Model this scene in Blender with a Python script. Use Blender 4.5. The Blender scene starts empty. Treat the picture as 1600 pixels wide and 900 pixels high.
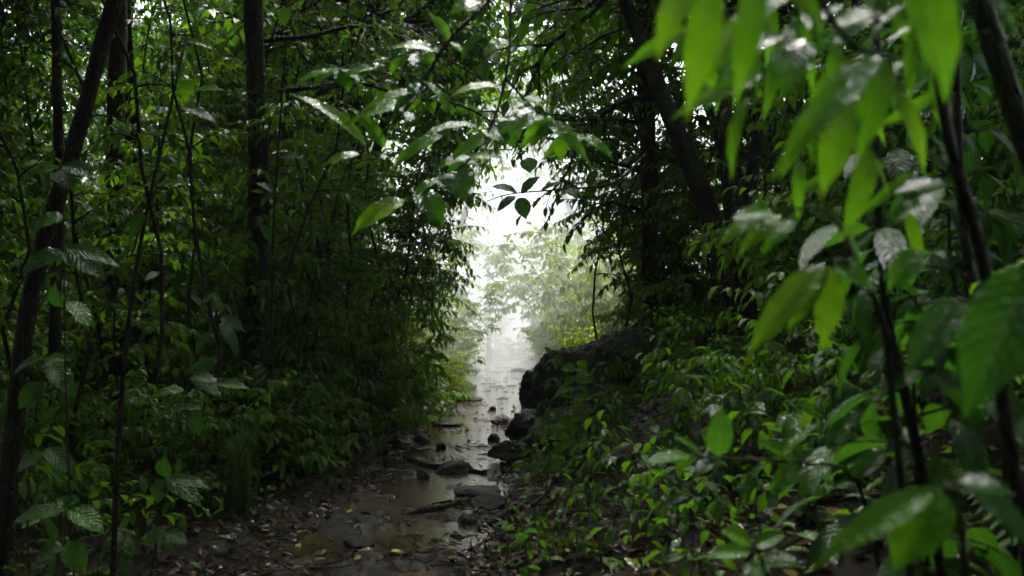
import bpy, math, random
import numpy as np
from mathutils import Vector, noise as mnoise

PI = math.pi
R = math.radians
scene = bpy.context.scene
COL = scene.collection
rs = np.random.RandomState(11)
random.seed(11)

# ------------------------------------------------------------------ frame
FPX = 1556.0            # focal length in photo pixels (35 mm lens)
CAMZ = 1.5


def P(px, py, Y):
    """a point Y metres ahead of the camera"""
    return np.array([(px - 800.0) / FPX * Y, Y, CAMZ + (500.0 - py) / FPX * Y])


# ------------------------------------------------------------------ noise
_tab = np.random.RandomState(5).rand(256, 256)


def vnoise(x, y, s=0):
    x = np.asarray(x, float) + s * 17.31
    y = np.asarray(y, float) + s * 9.77
    xi = np.floor(x).astype(int); yi = np.floor(y).astype(int)
    fx = x - xi; fy = y - yi
    fx = fx * fx * (3 - 2 * fx); fy = fy * fy * (3 - 2 * fy)
    a = _tab[xi & 255, yi & 255]; b = _tab[(xi + 1) & 255, yi & 255]
    c = _tab[xi & 255, (yi + 1) & 255]; d = _tab[(xi + 1) & 255, (yi + 1) & 255]
    return (a * (1 - fx) + b * fx) * (1 - fy) + (c * (1 - fx) + d * fx) * fy - 0.5


def fbm(x, y, s=0, o=4):
    t = 0; a = 1.0; f = 1.0
    for k in range(o):
        t = t + a * vnoise(x * f, y * f, s + k); a *= 0.5; f *= 2.03
    return t


def sstep(a, b, x):
    t = np.clip((np.asarray(x, float) - a) / (b - a), 0, 1)
    return t * t * (3 - 2 * t)


# ------------------------------------------------------------------ terrain
def trail_x(y):
    return np.interp(y, [-10, 0, 6.5, 9, 11.7, 15, 19, 25, 33, 40, 60, 90], [-1.3, -1.1, -0.86, -0.72, -0.58, -0.42, -0.32, -0.3, -0.3, -0.6, -2.5, -6])


def ground_h(x, y, detail=True):
    x = np.asarray(x, float); y = np.asarray(y, float)
    d = x - trail_x(y)
    ad = np.abs(d)
    # bank on the boulder side
    sl = np.interp(y, [-20, 2, 8, 17, 22, 40], [0.25, 0.45, 0.58, 0.52, 0.26, 0.2])
    r = np.maximum(d - 0.72, 0)
    hr = sl * np.minimum(r, 3.2) + 0.22 * np.clip(r - 3.2, 0, 22)
    l = np.maximum(-d - 0.85, 0)
    hl = 0.10 * np.minimum(l, 3.5) + 0.26 * np.clip(l - 3.5, 0, 22)
    h = hr + hl
    drop = np.clip(y - 37, 0, 30)
    h = h - 0.06 * drop - 0.0035 * drop ** 2
    h = h * np.where(h > 0, 1, 1)
    if detail:
        m = sstep(0.4, 1.2, ad)
        h = h + m * (fbm(x * 0.8, y * 0.8, 3) * 0.16 + fbm(x * 3, y * 3, 4, 3) * 0.05)
        t = 1 - sstep(0.55, 1.1, ad)
        nearlift = np.interp(y, [0, 6, 8, 10, 14, 30], [0.024, 0.004, -0.012, -0.024, -0.028, -0.028])
        ruts = fbm(x * 3.0 + 5, y * 2.2, 8, 4) * 0.085 + np.abs(fbm(x * 7, y * 5, 12, 3)) * 0.035 - 0.010
        ruts = ruts + (np.abs(fbm(x * 13, y * 9, 40, 2)) - .2) * .05 + fbm(x * 22, y * 18, 44, 2) * .018
        h = h + t * (ruts + nearlift) + (1 - t) * 0.03 * sstep(0.55, 1.0, ad)
    return h


# ------------------------------------------------------------------ mesh building
def mesh_from(name, verts, faces_q, faces_t, mat, uv=None, rnd=None, smooth=True, trail=None):
    """verts (V,3); faces_q (Q,4); faces_t (T,3); uv (V,2) per vertex"""
    me = bpy.data.meshes.new(name)
    fq = np.asarray(faces_q, np.int32).reshape(-1, 4)
    ft = np.asarray(faces_t, np.int32).reshape(-1, 3)
    loops = np.concatenate([fq.ravel(), ft.ravel()])
    nq, nt = len(fq), len(ft)
    me.vertices.add(len(verts)); me.vertices.foreach_set('co', np.asarray(verts, np.float32).ravel())
    me.loops.add(len(loops)); me.loops.foreach_set('vertex_index', loops)
    me.polygons.add(nq + nt)
    st = np.concatenate([np.arange(nq) * 4, nq * 4 + np.arange(nt) * 3]).astype(np.int32)
    me.polygons.foreach_set('loop_start', st)
    if smooth:
        me.polygons.foreach_set('use_smooth', np.ones(nq + nt, bool))
    me.update(calc_edges=True)
    if uv is not None:
        l = me.uv_layers.new(name='UVMap')
        l.data.foreach_set('uv', np.asarray(uv, np.float32)[loops].ravel())
    if rnd is not None:
        a = me.attributes.new('rnd', 'FLOAT', 'POINT'); a.data.foreach_set('value', np.asarray(rnd, np.float32))
    if trail is not None:
        a = me.attributes.new('trail', 'FLOAT', 'POINT'); a.data.foreach_set('value', np.asarray(trail, np.float32))
    me.materials.append(mat)
    return me


def link(name, data, parent=None, loc=None):
    o = bpy.data.objects.new(name, data)
    COL.objects.link(o)
    if parent is not None:
        o.parent = parent
    if loc is not None:
        o.location = loc
    return o


def tag(o, label, cat, group=None, kind=None):
    if label: o['label'] = label
    if cat: o['category'] = cat
    if group: o['group'] = group
    if kind: o['kind'] = kind
    return o


def thing(name, label, cat, loc=(0, 0, 0), rot=(0, 0, 0), group=None, scale=1.0):
    o = bpy.data.objects.new(name, None); COL.objects.link(o)
    o.empty_display_size = 0.2
    o.location = [float(v) for v in loc]; o.rotation_euler = rot
    o.scale = (scale,) * 3
    return tag(o, label, cat, group)


def norm(v):
    v = np.asarray(v, float)
    n = np.linalg.norm(v, axis=-1, keepdims=True)
    return v / np.maximum(n, 1e-9)


class Leaves:
    """collects leaves; builds them as one mesh"""

    def __init__(self):
        self.p = []; self.d = []; self.n = []; self.L = []; self.W = []; self.D = []; self.F = []; self.r = []; self.tw = []

    def add(self, p, d, n, L, W, D=0.6, F=0.25, r=None, tw=0.0):
        self.p.append(p); self.d.append(d); self.n.append(n); self.L.append(L); self.W.append(W)
        self.D.append(D); self.F.append(F); self.r.append(random.random() if r is None else r); self.tw.append(tw)

    def mesh(self, name, mat, nst=2, shape='oval', wave=0.0, ncol=3):
        p = np.array(self.p, float); d = norm(np.array(self.d)); n = np.array(self.n, float)
        L = np.array(self.L)[:, None]; W = np.array(self.W)[:, None]; D = np.array(self.D)[:, None] + 1e-4
        F = np.array(self.F)[:, None]; r = np.array(self.r)
        n = norm(n - d * (n * d).sum(1, keepdims=True) + 1e-6)
        s = np.cross(d, n)
        tw = np.array(self.tw)[:, None]
        N = len(p)
        if nst == 1:
            ts = [0.42]
        else:
            ts = list(np.linspace(0, 1, nst + 2)[1:-1] ** 1.05)
        prof = {'oval': lambda t: math.sin(PI * t ** 0.80) ** 0.85 * (1 if t < .75 else 1 - 0.55 * ((t - .75) / .25)),
                'lance': lambda t: math.sin(PI * t ** 0.72) ** 0.9 * (1 if t < .7 else 1 - 0.6 * ((t - .7) / .3)),
                'obov': lambda t: math.sin(PI * t ** 1.25) ** 0.9,
                'heart': lambda t: math.sin(PI * min(1, t * .93 + .07) ** 0.62) ** 0.8,
                'blade': lambda t: (1 - t) ** 0.6}[shape]

        def mid(t):
            a = D * t
            y = np.sin(a) / D * L; z = -(1 - np.cos(a)) / D * L
            ln = n * np.cos(a) + d * np.sin(a)
            return p + d * y + n * z, ln
        V = []; UV = []
        base, _ = mid(0.0); V.append(base[:, None]); UV.append([(0.5, 0)])
        us = np.linspace(-1, 1, ncol)
        for k, t in enumerate(ts):
            c, ln = mid(t); w = W * 0.5 * prof(t)
            st = s * np.cos(tw * t) + ln * np.sin(tw * t)
            for u in us:
                wob = wave * np.sin(7.0 * t * PI + (1.3 if u > 0 else 0) + r[:, None] * 9) * abs(u) * W * 0.5
                V.append((c + st * u * w + ln * (F * w * abs(u) + wob))[:, None])
                UV.append([(0.5 + 0.5 * u, t)])
        tip, _ = mid(1.0); V.append(tip[:, None]); UV.append([(0.5, 1)])
        V = np.concatenate(V, 1); nv = V.shape[1]
        UV = np.tile(np.array(UV, float).reshape(1, nv, 2), (N, 1, 1))
        q = []; tri = []
        m = ncol
        for k in range(m - 1):
            tri.append((0, 1 + k + 1, 1 + k))
        for a in range(len(ts) - 1):
            o = 1 + a * m
            for k in range(m - 1):
                q.append((o + k, o + k + 1, o + m + k + 1, o + m + k))
        o = 1 + (len(ts) - 1) * m
        for k in range(m - 1):
            tri.append((o + k, o + k + 1, nv - 1))
        off = (np.arange(N) * nv)[:, None, None]
        Q = (np.array(q, int).reshape(1, -1, 4) + off).reshape(-1, 4) if q else np.zeros((0, 4), int)
        T = (np.array(tri, int).reshape(1, -1, 3) + off).reshape(-1, 3)
        return mesh_from(name, V.reshape(-1, 3), Q, T, mat, uv=UV.reshape(-1, 2), rnd=np.repeat(r, nv))


class Tubes:
    def __init__(self):
        self.v = []; self.q = []; self.t = []; self.n = 0

    def add(self, pts, rad, k=5, lobes=None, rough=0.0):
        pts = np.asarray(pts, float); rad = np.asarray(rad, float)
        if rad.ndim == 0: rad = np.full(len(pts), float(rad))
        m = len(pts)
        tan = np.gradient(pts, axis=0); tan = norm(tan)
        ref = np.array([0.3, 1.0, 0.17]) if abs(tan[:, 2]).mean() > 0.6 else np.array([0.05, 0.02, 1.0])
        a = norm(np.cross(tan, ref)); b = np.cross(tan, a)
        th = np.arange(k) * 2 * PI / k
        rr = np.repeat(rad[:, None], k, 1)
        if lobes is not None:
            amp = np.asarray(lobes)[:, None]
            rr = rr * (1 + amp * (0.5 * np.sin(3 * th + 0.7) + 0.35 * np.sin(5 * th + 2.1))[None])
        if rough > 0:
            rr = rr * (1 + rough * fbm(np.cos(th)[None] * 1.5 + 3 + 0 * rad[:, None], np.arange(m)[:, None] * 0.55 + np.sin(th)[None] * 1.5, int(self.n) % 7, 3))
        V = pts[:, None] + rr[..., None] * (np.cos(th)[None, :, None] * a[:, None] + np.sin(th)[None, :, None] * b[:, None])
        base = self.n
        self.v.append(V.reshape(-1, 3))
        i = np.arange(m - 1)[:, None] * k; j = np.arange(k)[None]; j2 = (j + 1) % k
        Q = np.stack([i + j, i + j2, i + k + j2, i + k + j], -1).reshape(-1, 4) + base
        self.q.append(Q)
        self.v.append(pts[-1:] + tan[-1:] * rad[-1])
        c = base + m * k
        T = np.stack([np.full(k, c), base + (m - 1) * k + np.arange(k), base + (m - 1) * k + (np.arange(k) + 1) % k], -1)
        self.t.append(T)
        self.n += m * k + 1

    def mesh(self, name, mat):
        return mesh_from(name, np.concatenate(self.v), np.concatenate(self.q), np.concatenate(self.t), mat)


def smooth_path(pts, n):
    """Catmull-Rom through control points"""
    p = np.asarray(pts, float)
    if len(p) == 2:
        return p[0] + (p[1] - p[0]) * np.linspace(0, 1, n)[:, None]
    e = np.vstack([2 * p[0] - p[1], p, 2 * p[-1] - p[-2]])
    out = []
    for u in np.linspace(0, len(p) - 1 - 1e-6, n):
        i = int(u); t = u - i
        a, b, c, d = e[i], e[i + 1], e[i + 2], e[i + 3]
        out.append(0.5 * (2 * b + (c - a) * t + (2 * a - 5 * b + 4 * c - d) * t * t + (3 * b - a - 3 * c + d) * t ** 3))
    return np.array(out)


# ------------------------------------------------------------------ materials
def new_mat(name):
    m = bpy.data.materials.new(name); m.use_nodes = True
    nt = m.node_tree; nt.nodes.clear()
    out = nt.nodes.new('ShaderNodeOutputMaterial')
    return m, nt, out


def nd(nt, typ, **kw):
    n = nt.nodes.new(typ)
    for k, v in kw.items():
        if hasattr(n, k): setattr(n, k, v)
    return n


def ramp(nt, stops):
    r = nt.nodes.new('ShaderNodeValToRGB')
    e = r.color_ramp.elements
    while len(e) < len(stops): e.new(0.5)
    for el, (p, c) in zip(e, stops):
        el.position = p; el.color = (c[0], c[1], c[2], 1)
    return r


def leaf_mat(name, cols, tcol, trans=0.35, rough=(0.16, 0.42), vein=0.0, drop=0.25, dscale=90.0, spots=False, spec=0.5):
    m, nt, out = new_mat(name)
    L = nt.links.new
    at = nd(nt, 'ShaderNodeAttribute', attribute_name='rnd')
    oi = nd(nt, 'ShaderNodeObjectInfo')
    add = nd(nt, 'ShaderNodeMath', operation='MULTIPLY_ADD')
    L(oi.outputs['Random'], add.inputs[0]); add.inputs[1].default_value = 0.22
    L(at.outputs['Fac'], add.inputs[2])
    sub = nd(nt, 'ShaderNodeMath', operation='SUBTRACT'); sub.use_clamp = True
    L(add.outputs[0], sub.inputs[0]); sub.inputs[1].default_value = 0.11
    rp = ramp(nt, cols); L(sub.outputs[0], rp.inputs[0])
    tc = nd(nt, 'ShaderNodeTexCoord')
    col = rp.outputs[0]
    uv = nd(nt, 'ShaderNodeSeparateXYZ'); L(tc.outputs['UV'], uv.inputs[0])
    du = nd(nt, 'ShaderNodeMath', operation='SUBTRACT'); L(uv.outputs[0], du.inputs[0]); du.inputs[1].default_value = 0.5
    au = nd(nt, 'ShaderNodeMath', operation='ABSOLUTE'); L(du.outputs[0], au.inputs[0])
    # pale midrib
    mr = nd(nt, 'ShaderNodeMapRange'); L(au.outputs[0], mr.inputs[0])
    mr.inputs[1].default_value = 0.02; mr.inputs[2].default_value = 0.06; mr.inputs[3].default_value = 0.35 if vein > 0 else 0.15; mr.inputs[4].default_value = 0.0
    mx = nd(nt, 'ShaderNodeMix', data_type='RGBA')
    L(mr.outputs[0], mx.inputs[0]); L(col, mx.inputs[6]); mx.inputs[7].default_value = (0.14, 0.2, 0.05, 1)
    col = mx.outputs[2]
    noi = nd(nt, 'ShaderNodeTexNoise'); noi.inputs['Scale'].default_value = dscale; noi.inputs['Detail'].default_value = 2
    L(tc.outputs['Object'], noi.inputs['Vector'])
    if spots:
        n2 = nd(nt, 'ShaderNodeTexNoise'); n2.inputs['Scale'].default_value = 24; n2.inputs['Detail'].default_value = 3
        L(tc.outputs['Object'], n2.inputs['Vector'])
        r2 = ramp(nt, [(0.65, (0, 0, 0)), (0.70, (1, 1, 1))]); L(n2.outputs['Fac'], r2.inputs[0])
        m2 = nd(nt, 'ShaderNodeMix', data_type='RGBA'); L(r2.outputs[0], m2.inputs[0]); L(col, m2.inputs[6]); m2.inputs[7].default_value = (0.05, 0.03, 0.012, 1)
        col = m2.outputs[2]
    bs = nd(nt, 'ShaderNodeBsdfPrincipled')
    wet = nd(nt, 'ShaderNodeMapRange'); L(noi.outputs['Fac'], wet.inputs[0]); wet.inputs[1].default_value = 0.54; wet.inputs[2].default_value = 0.62
    if vein > 0:
        # paler side veins
        s1 = nd(nt, 'ShaderNodeMath', operation='MULTIPLY_ADD'); L(au.outputs[0], s1.inputs[0]); s1.inputs[1].default_value = -0.45; L(uv.outputs[1], s1.inputs[2])
        s2 = nd(nt, 'ShaderNodeMath', operation='MULTIPLY'); L(s1.outputs[0], s2.inputs[0]); s2.inputs[1].default_value = 62.0
        s3 = nd(nt, 'ShaderNodeMath', operation='COSINE'); L(s2.outputs[0], s3.inputs[0])
        vm = nd(nt, 'ShaderNodeMapRange'); L(s3.outputs[0], vm.inputs[0]); vm.inputs[1].default_value = 0.86; vm.inputs[2].default_value = 1.0; vm.inputs[4].default_value = 0.45
        m3 = nd(nt, 'ShaderNodeMix', data_type='RGBA'); L(vm.outputs[0], m3.inputs[0]); L(col, m3.inputs[6]); m3.inputs[7].default_value = (0.10, 0.20, 0.03, 1)
        col = m3.outputs[2]
    L(col, bs.inputs['Base Color'])
    mrr = nd(nt, 'ShaderNodeMapRange'); L(wet.outputs[0], mrr.inputs[0]); mrr.inputs[3].default_value = rough[1]; mrr.inputs[4].default_value = rough[0]
    L(mrr.outputs[0], bs.inputs['Roughness'])
    msp = nd(nt, 'ShaderNodeMapRange'); L(wet.outputs[0], msp.inputs[0]); msp.inputs[3].default_value = spec * .30; msp.inputs[4].default_value = min(1.0, spec * (1.6 if vein == 0 else 1.25))
    L(msp.outputs[0], bs.inputs['Specular IOR Level'])
    bs.inputs['IOR'].default_value = 1.45
    height = noi.outputs['Fac']
    bump = nd(nt, 'ShaderNodeBump'); bump.inputs['Strength'].default_value = drop; bump.inputs['Distance'].default_value = 0.01
    if vein > 0:
        # side veins: ridges slanting from the midrib
        sm = nd(nt, 'ShaderNodeMath', operation='MULTIPLY_ADD'); L(au.outputs[0], sm.inputs[0]); sm.inputs[1].default_value = -0.45; L(uv.outputs[1], sm.inputs[2])
        fq = nd(nt, 'ShaderNodeMath', operation='MULTIPLY'); L(sm.outputs[0], fq.inputs[0]); fq.inputs[1].default_value = 62.0
        si = nd(nt, 'ShaderNodeMath', operation='SINE'); L(fq.outputs[0], si.inputs[0])
        pw = nd(nt, 'ShaderNodeMath', operation='MULTIPLY_ADD'); L(si.outputs[0], pw.inputs[0]); pw.inputs[1].default_value = vein; L(noi.outputs['Fac'], pw.inputs[2])
        height = pw.outputs[0]
    L(height, bump.inputs['Height']); L(bump.outputs[0], bs.inputs['Normal'])
    tr = nd(nt, 'ShaderNodeBsdfTranslucent')
    tm = nd(nt, 'ShaderNodeMix', data_type='RGBA'); tm.inputs[0].default_value = 0.62 if vein == 0 else 0.42
    L(col, tm.inputs[6]); tm.inputs[7].default_value = (*tcol, 1); L(tm.outputs[2], tr.inputs[0])
    ms = nd(nt, 'ShaderNodeMixShader'); ms.inputs[0].default_value = trans
    L(bs.outputs[0], ms.inputs[1]); L(tr.outputs[0], ms.inputs[2]); L(ms.outputs[0], out.inputs[0])
    return m


def bark_mat(name, c1, c2, moss=0.2, scale=14.0):
    m, nt, out = new_mat(name); L = nt.links.new
    tc = nd(nt, 'ShaderNodeTexCoord')
    mp = nd(nt, 'ShaderNodeMapping'); mp.inputs['Scale'].default_value = (1, 1, 0.28); L(tc.outputs['Object'], mp.inputs[0])
    n1 = nd(nt, 'ShaderNodeTexNoise'); n1.inputs['Scale'].default_value = scale; n1.inputs['Detail'].default_value = 5; n1.inputs['Roughness'].default_value = 0.65; L(mp.outputs[0], n1.inputs['Vector'])
    n0 = nd(nt, 'ShaderNodeTexVoronoi'); n0.inputs['Scale'].default_value = scale * 2.2; n0.feature = 'DISTANCE_TO_EDGE'; L(mp.outputs[0], n0.inputs['Vector'])
    cr_ = nd(nt, 'ShaderNodeMapRange'); L(n0.outputs[0], cr_.inputs[0]); cr_.inputs[2].default_value = .12
    hb = nd(nt, 'ShaderNodeMath', operation='MULTIPLY_ADD'); L(cr_.outputs[0], hb.inputs[0]); hb.inputs[1].default_value = .5; L(n1.outputs['Fac'], hb.inputs[2])
    rp = ramp(nt, [(0.3, c1), (0.7, c2)]); L(n1.outputs['Fac'], rp.inputs[0])
    n2 = nd(nt, 'ShaderNodeTexNoise'); n2.inputs['Scale'].default_value = 2.6; n2.inputs['Detail'].default_value = 4; L(tc.outputs['Object'], n2.inputs['Vector'])
    r2 = ramp(nt, [(0.62 - moss, (0, 0, 0)), (0.78 - moss * .5, (1, 1, 1))]); L(n2.outputs['Fac'], r2.inputs[0])
    mx = nd(nt, 'ShaderNodeMix', data_type='RGBA'); L(r2.outputs[0], mx.inputs[0]); L(rp.outputs[0], mx.inputs[6]); mx.inputs[7].default_value = (0.03, 0.045, 0.014, 1)
    bs = nd(nt, 'ShaderNodeBsdfPrincipled'); L(mx.outputs[2], bs.inputs['Base Color'])
    bs.inputs['Roughness'].default_value = 0.62; bs.inputs['Specular IOR Level'].default_value = .15
    bp = nd(nt, 'ShaderNodeBump'); bp.inputs['Strength'].default_value = 1.0; bp.inputs['Distance'].default_value = 0.03
    L(hb.outputs[0], bp.inputs['Height']); L(bp.outputs[0], bs.inputs['Normal'])
    L(bs.outputs[0], out.inputs[0])
    return m


def ground_mat():
    m, nt, out = new_mat('forest_soil'); L = nt.links.new
    tc = nd(nt, 'ShaderNodeTexCoord')
    at = nd(nt, 'ShaderNodeAttribute', attribute_name='trail')
    n1 = nd(nt, 'ShaderNodeTexNoise'); n1.inputs['Scale'].default_value = 5; n1.inputs['Detail'].default_value = 8; n1.inputs['Roughness'].default_value = 0.7; L(tc.outputs['Object'], n1.inputs['Vector'])
    mud = ramp(nt, [(0.3, (0.008, 0.005, 0.003)), (0.55, (0.02, 0.012, 0.007)), (0.75, (0.045, 0.028, 0.014))]); L(n1.outputs['Fac'], mud.inputs[0])
    n2 = nd(nt, 'ShaderNodeTexNoise'); n2.inputs['Scale'].default_value = 22; n2.inputs['Detail'].default_value = 5; L(tc.outputs['Object'], n2.inputs['Vector'])
    soil = ramp(nt, [(0.35, (0.007, 0.005, 0.003)), (0.55, (0.018, 0.011, 0.006)), (0.68, (0.012, 0.015, 0.006))]); L(n2.outputs['Fac'], soil.inputs[0])
    mx = nd(nt, 'ShaderNodeMix', data_type='RGBA'); L(at.outputs['Fac'], mx.inputs[0]); L(soil.outputs[0], mx.inputs[6]); L(mud.outputs[0], mx.inputs[7])
    bs = nd(nt, 'ShaderNodeBsdfPrincipled'); L(mx.outputs[2], bs.inputs['Base Color'])
    rr = nd(nt, 'ShaderNodeMapRange'); L(n1.outputs['Fac'], rr.inputs[0]); rr.inputs[1].default_value = 0.3; rr.inputs[2].default_value = 0.7; rr.inputs[3].default_value = 0.08; rr.inputs[4].default_value = 0.28
    rx = nd(nt, 'ShaderNodeMix', data_type='FLOAT'); L(at.outputs['Fac'], rx.inputs[0]); rx.inputs[2].default_value = 0.4; L(rr.outputs[0], rx.inputs[3])
    L(rx.outputs[0], bs.inputs['Roughness'])
    sx = nd(nt, 'ShaderNodeMix', data_type='FLOAT'); L(at.outputs['Fac'], sx.inputs[0]); sx.inputs[2].default_value = .18; sx.inputs[3].default_value = .5; L(sx.outputs[0], bs.inputs['Specular IOR Level'])
    n3 = nd(nt, 'ShaderNodeTexNoise'); n3.inputs['Scale'].default_value = 18; n3.inputs['Detail'].default_value = 7; n3.inputs['Roughness'].default_value = 0.68; L(tc.outputs['Object'], n3.inputs['Vector'])
    bp = nd(nt, 'ShaderNodeBump'); bp.inputs['Strength'].default_value = 1.0; bp.inputs['Distance'].default_value = 0.06
    L(n3.outputs['Fac'], bp.inputs['Height']); L(bp.outputs[0], bs.inputs['Normal'])
    L(bs.outputs[0], out.inputs[0])
    return m


def water_mat():
    m, nt, out = new_mat('muddy_water'); L = nt.links.new
    tc = nd(nt, 'ShaderNodeTexCoord')
    n1 = nd(nt, 'ShaderNodeTexNoise'); n1.inputs['Scale'].default_value = 2.2; n1.inputs['Detail'].default_value = 3; L(tc.outputs['Object'], n1.inputs['Vector'])
    rp = ramp(nt, [(0.35, (0.03, 0.02, 0.011)), (0.65, (0.085, 0.055, 0.027))]); L(n1.outputs['Fac'], rp.inputs[0])
    bs = nd(nt, 'ShaderNodeBsdfPrincipled'); L(rp.outputs[0], bs.inputs['Base Color']); bs.inputs['Roughness'].default_value = 0.06; bs.inputs['IOR'].default_value = 1.33
    n3 = nd(nt, 'ShaderNodeTexNoise'); n3.inputs['Scale'].default_value = 28; n3.inputs['Detail'].default_value = 3; L(tc.outputs['Object'], n3.inputs['Vector'])
    n4 = nd(nt, 'ShaderNodeTexVoronoi'); n4.inputs['Scale'].default_value = 9; L(tc.outputs['Object'], n4.inputs['Vector'])
    # rings of raindrops
    mu = nd(nt, 'ShaderNodeMath', operation='MULTIPLY'); L(n4.outputs['Distance'], mu.inputs[0]); mu.inputs[1].default_value = 38
    si = nd(nt, 'ShaderNodeMath', operation='SINE'); L(mu.outputs[0], si.inputs[0])
    ma = nd(nt, 'ShaderNodeMath', operation='MULTIPLY_ADD'); L(si.outputs[0], ma.inputs[0]); ma.inputs[1].default_value = 0.10; L(n3.outputs['Fac'], ma.inputs[2])
    bp = nd(nt, 'ShaderNodeBump'); bp.inputs['Strength'].default_value = 0.32; bp.inputs['Distance'].default_value = 0.012
    L(ma.outputs[0], bp.inputs['Height']); L(bp.outputs[0], bs.inputs['Normal'])
    L(bs.outputs[0], out.inputs[0])
    return m


def stone_mat():
    m, nt, out = new_mat('wet_stone'); L = nt.links.new
    tc = nd(nt, 'ShaderNodeTexCoord')
    n1 = nd(nt, 'ShaderNodeTexNoise'); n1.inputs['Scale'].default_value = 7; n1.inputs['Detail'].default_value = 8; n1.inputs['Roughness'].default_value = 0.65; L(tc.outputs['Object'], n1.inputs['Vector'])
    rp = ramp(nt, [(0.3, (0.010, 0.010, 0.009)), (0.6, (0.045, 0.042, 0.037)), (0.8, (0.02, 0.022, 0.014))]); L(n1.outputs['Fac'], rp.inputs[0])
    ge = nd(nt, 'ShaderNodeNewGeometry'); sz_ = nd(nt, 'ShaderNodeSeparateXYZ'); L(ge.outputs['Normal'], sz_.inputs[0])
    mm = nd(nt, 'ShaderNodeMath', operation='MULTIPLY_ADD'); L(sz_.outputs[2], mm.inputs[0]); mm.inputs[1].default_value = .45; L(n1.outputs['Fac'], mm.inputs[2])
    mr_ = nd(nt, 'ShaderNodeMapRange'); L(mm.outputs[0], mr_.inputs[0]); mr_.inputs[1].default_value = .78; mr_.inputs[2].default_value = .98
    mo = nd(nt, 'ShaderNodeMix', data_type='RGBA'); L(mr_.outputs[0], mo.inputs[0]); L(rp.outputs[0], mo.inputs[6]); mo.inputs[7].default_value = (.018, .034, .007, 1)
    bs = nd(nt, 'ShaderNodeBsdfPrincipled'); L(mo.outputs[2], bs.inputs['Base Color']); bs.inputs['Roughness'].default_value = 0.42; bs.inputs['Specular IOR Level'].default_value = .3
    n2 = nd(nt, 'ShaderNodeTexNoise'); n2.inputs['Scale'].default_value = 16; n2.inputs['Detail'].default_value = 8; n2.inputs['Roughness'].default_value = .7; L(tc.outputs['Object'], n2.inputs['Vector'])
    bp = nd(nt, 'ShaderNodeBump'); bp.inputs['Strength'].default_value = 1.0; bp.inputs['Distance'].default_value = 0.05
    L(n2.outputs['Fac'], bp.inputs['Height']); L(bp.outputs[0], bs.inputs['Normal'])
    L(bs.outputs[0], out.inputs[0])
    return m


DARKG = [(0.0, (0.012, 0.046, 0.003)), (0.45, (0.026, 0.085, 0.004)), (0.8, (0.05, 0.125, 0.005)), (1.0, (0.085, 0.145, 0.008))]
MIDG = [(0.0, (0.018, 0.072, 0.003)), (0.5, (0.042, 0.135, 0.005)), (1.0, (0.10, 0.18, 0.008))]
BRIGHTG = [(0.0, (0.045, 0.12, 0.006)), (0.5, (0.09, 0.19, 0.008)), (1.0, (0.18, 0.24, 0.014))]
M_dark = leaf_mat('dark_leaf', DARKG, (0.14, 0.37, 0.004), 0.40, (0.05, 0.34), drop=0.7, dscale=85, spec=.5)
M_mid = leaf_mat('mid_leaf', MIDG, (0.20, 0.42, 0.006), 0.48, (0.06, 0.36), drop=0.6, dscale=80, spec=.5)
M_bright = leaf_mat('sunlit_look_leaf', BRIGHTG, (0.40, 0.55, 0.012), 0.52, (0.2, 0.5), drop=0.25, dscale=50, spec=.35)  # paler leaf for the clearing bushes: sunlit look put into the colour
M_heroB = leaf_mat('wet_big_leaf', [(0, (0.035, 0.13, 0.003)), (0.6, (0.06, 0.20, 0.004)), (1, (0.13, 0.25, 0.005))], (0.16, 0.44, 0.003), 0.52, (0.06, 0.30), vein=0.10, drop=0.5, dscale=95, spots=True, spec=.4)
M_heroD = leaf_mat('wet_dark_leaf', [(0, (0.010, 0.048, 0.006)), (0.6, (0.02, 0.085, 0.006)), (1, (0.045, 0.13, 0.008))], (0.08, 0.30, 0.006), 0.34, (0.05, 0.26), vein=0.13, drop=0.75, dscale=110, spec=.55, spots=True)
M_grass = leaf_mat('grass_blade', [(0, (0.03, 0.08, 0.015)), (1, (0.07, 0.15, 0.025))], (0.14, 0.28, 0.02), 0.35, (0.3, 0.5), drop=0.05)
M_litter = leaf_mat('dead_leaf', [(0.0, (0.012, 0.007, 0.004)), (0.5, (0.035, 0.018, 0.008)), (0.8, (0.07, 0.036, 0.014)), (0.95, (0.16, 0.12, 0.03)), (1.0, (0.10, 0.14, 0.03))], (0.05, 0.03, 0.01), 0.1, (0.12, 0.4), drop=0.5, dscale=60, spec=.3)
M_yellow = leaf_mat('yellow_fallen', [(0, (0.30, 0.25, 0.03)), (1, (0.35, 0.33, 0.05))], (0.3, 0.25, 0.03), 0.15, (0.2, 0.45), drop=0.2, dscale=40)
M_bark = bark_mat('dark_bark', (0.007, 0.0055, 0.004), (0.032, 0.024, 0.016), 0.16)
M_barkl = bark_mat('brown_bark', (0.02, 0.015, 0.010), (0.07, 0.052, 0.032), 0.2)
M_stem = bark_mat('green_stem', (0.02, 0.025, 0.010), (0.05, 0.055, 0.022), 0.1, 40)
M_ground = ground_mat()
M_water = water_mat()
M_stone = stone_mat()

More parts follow.
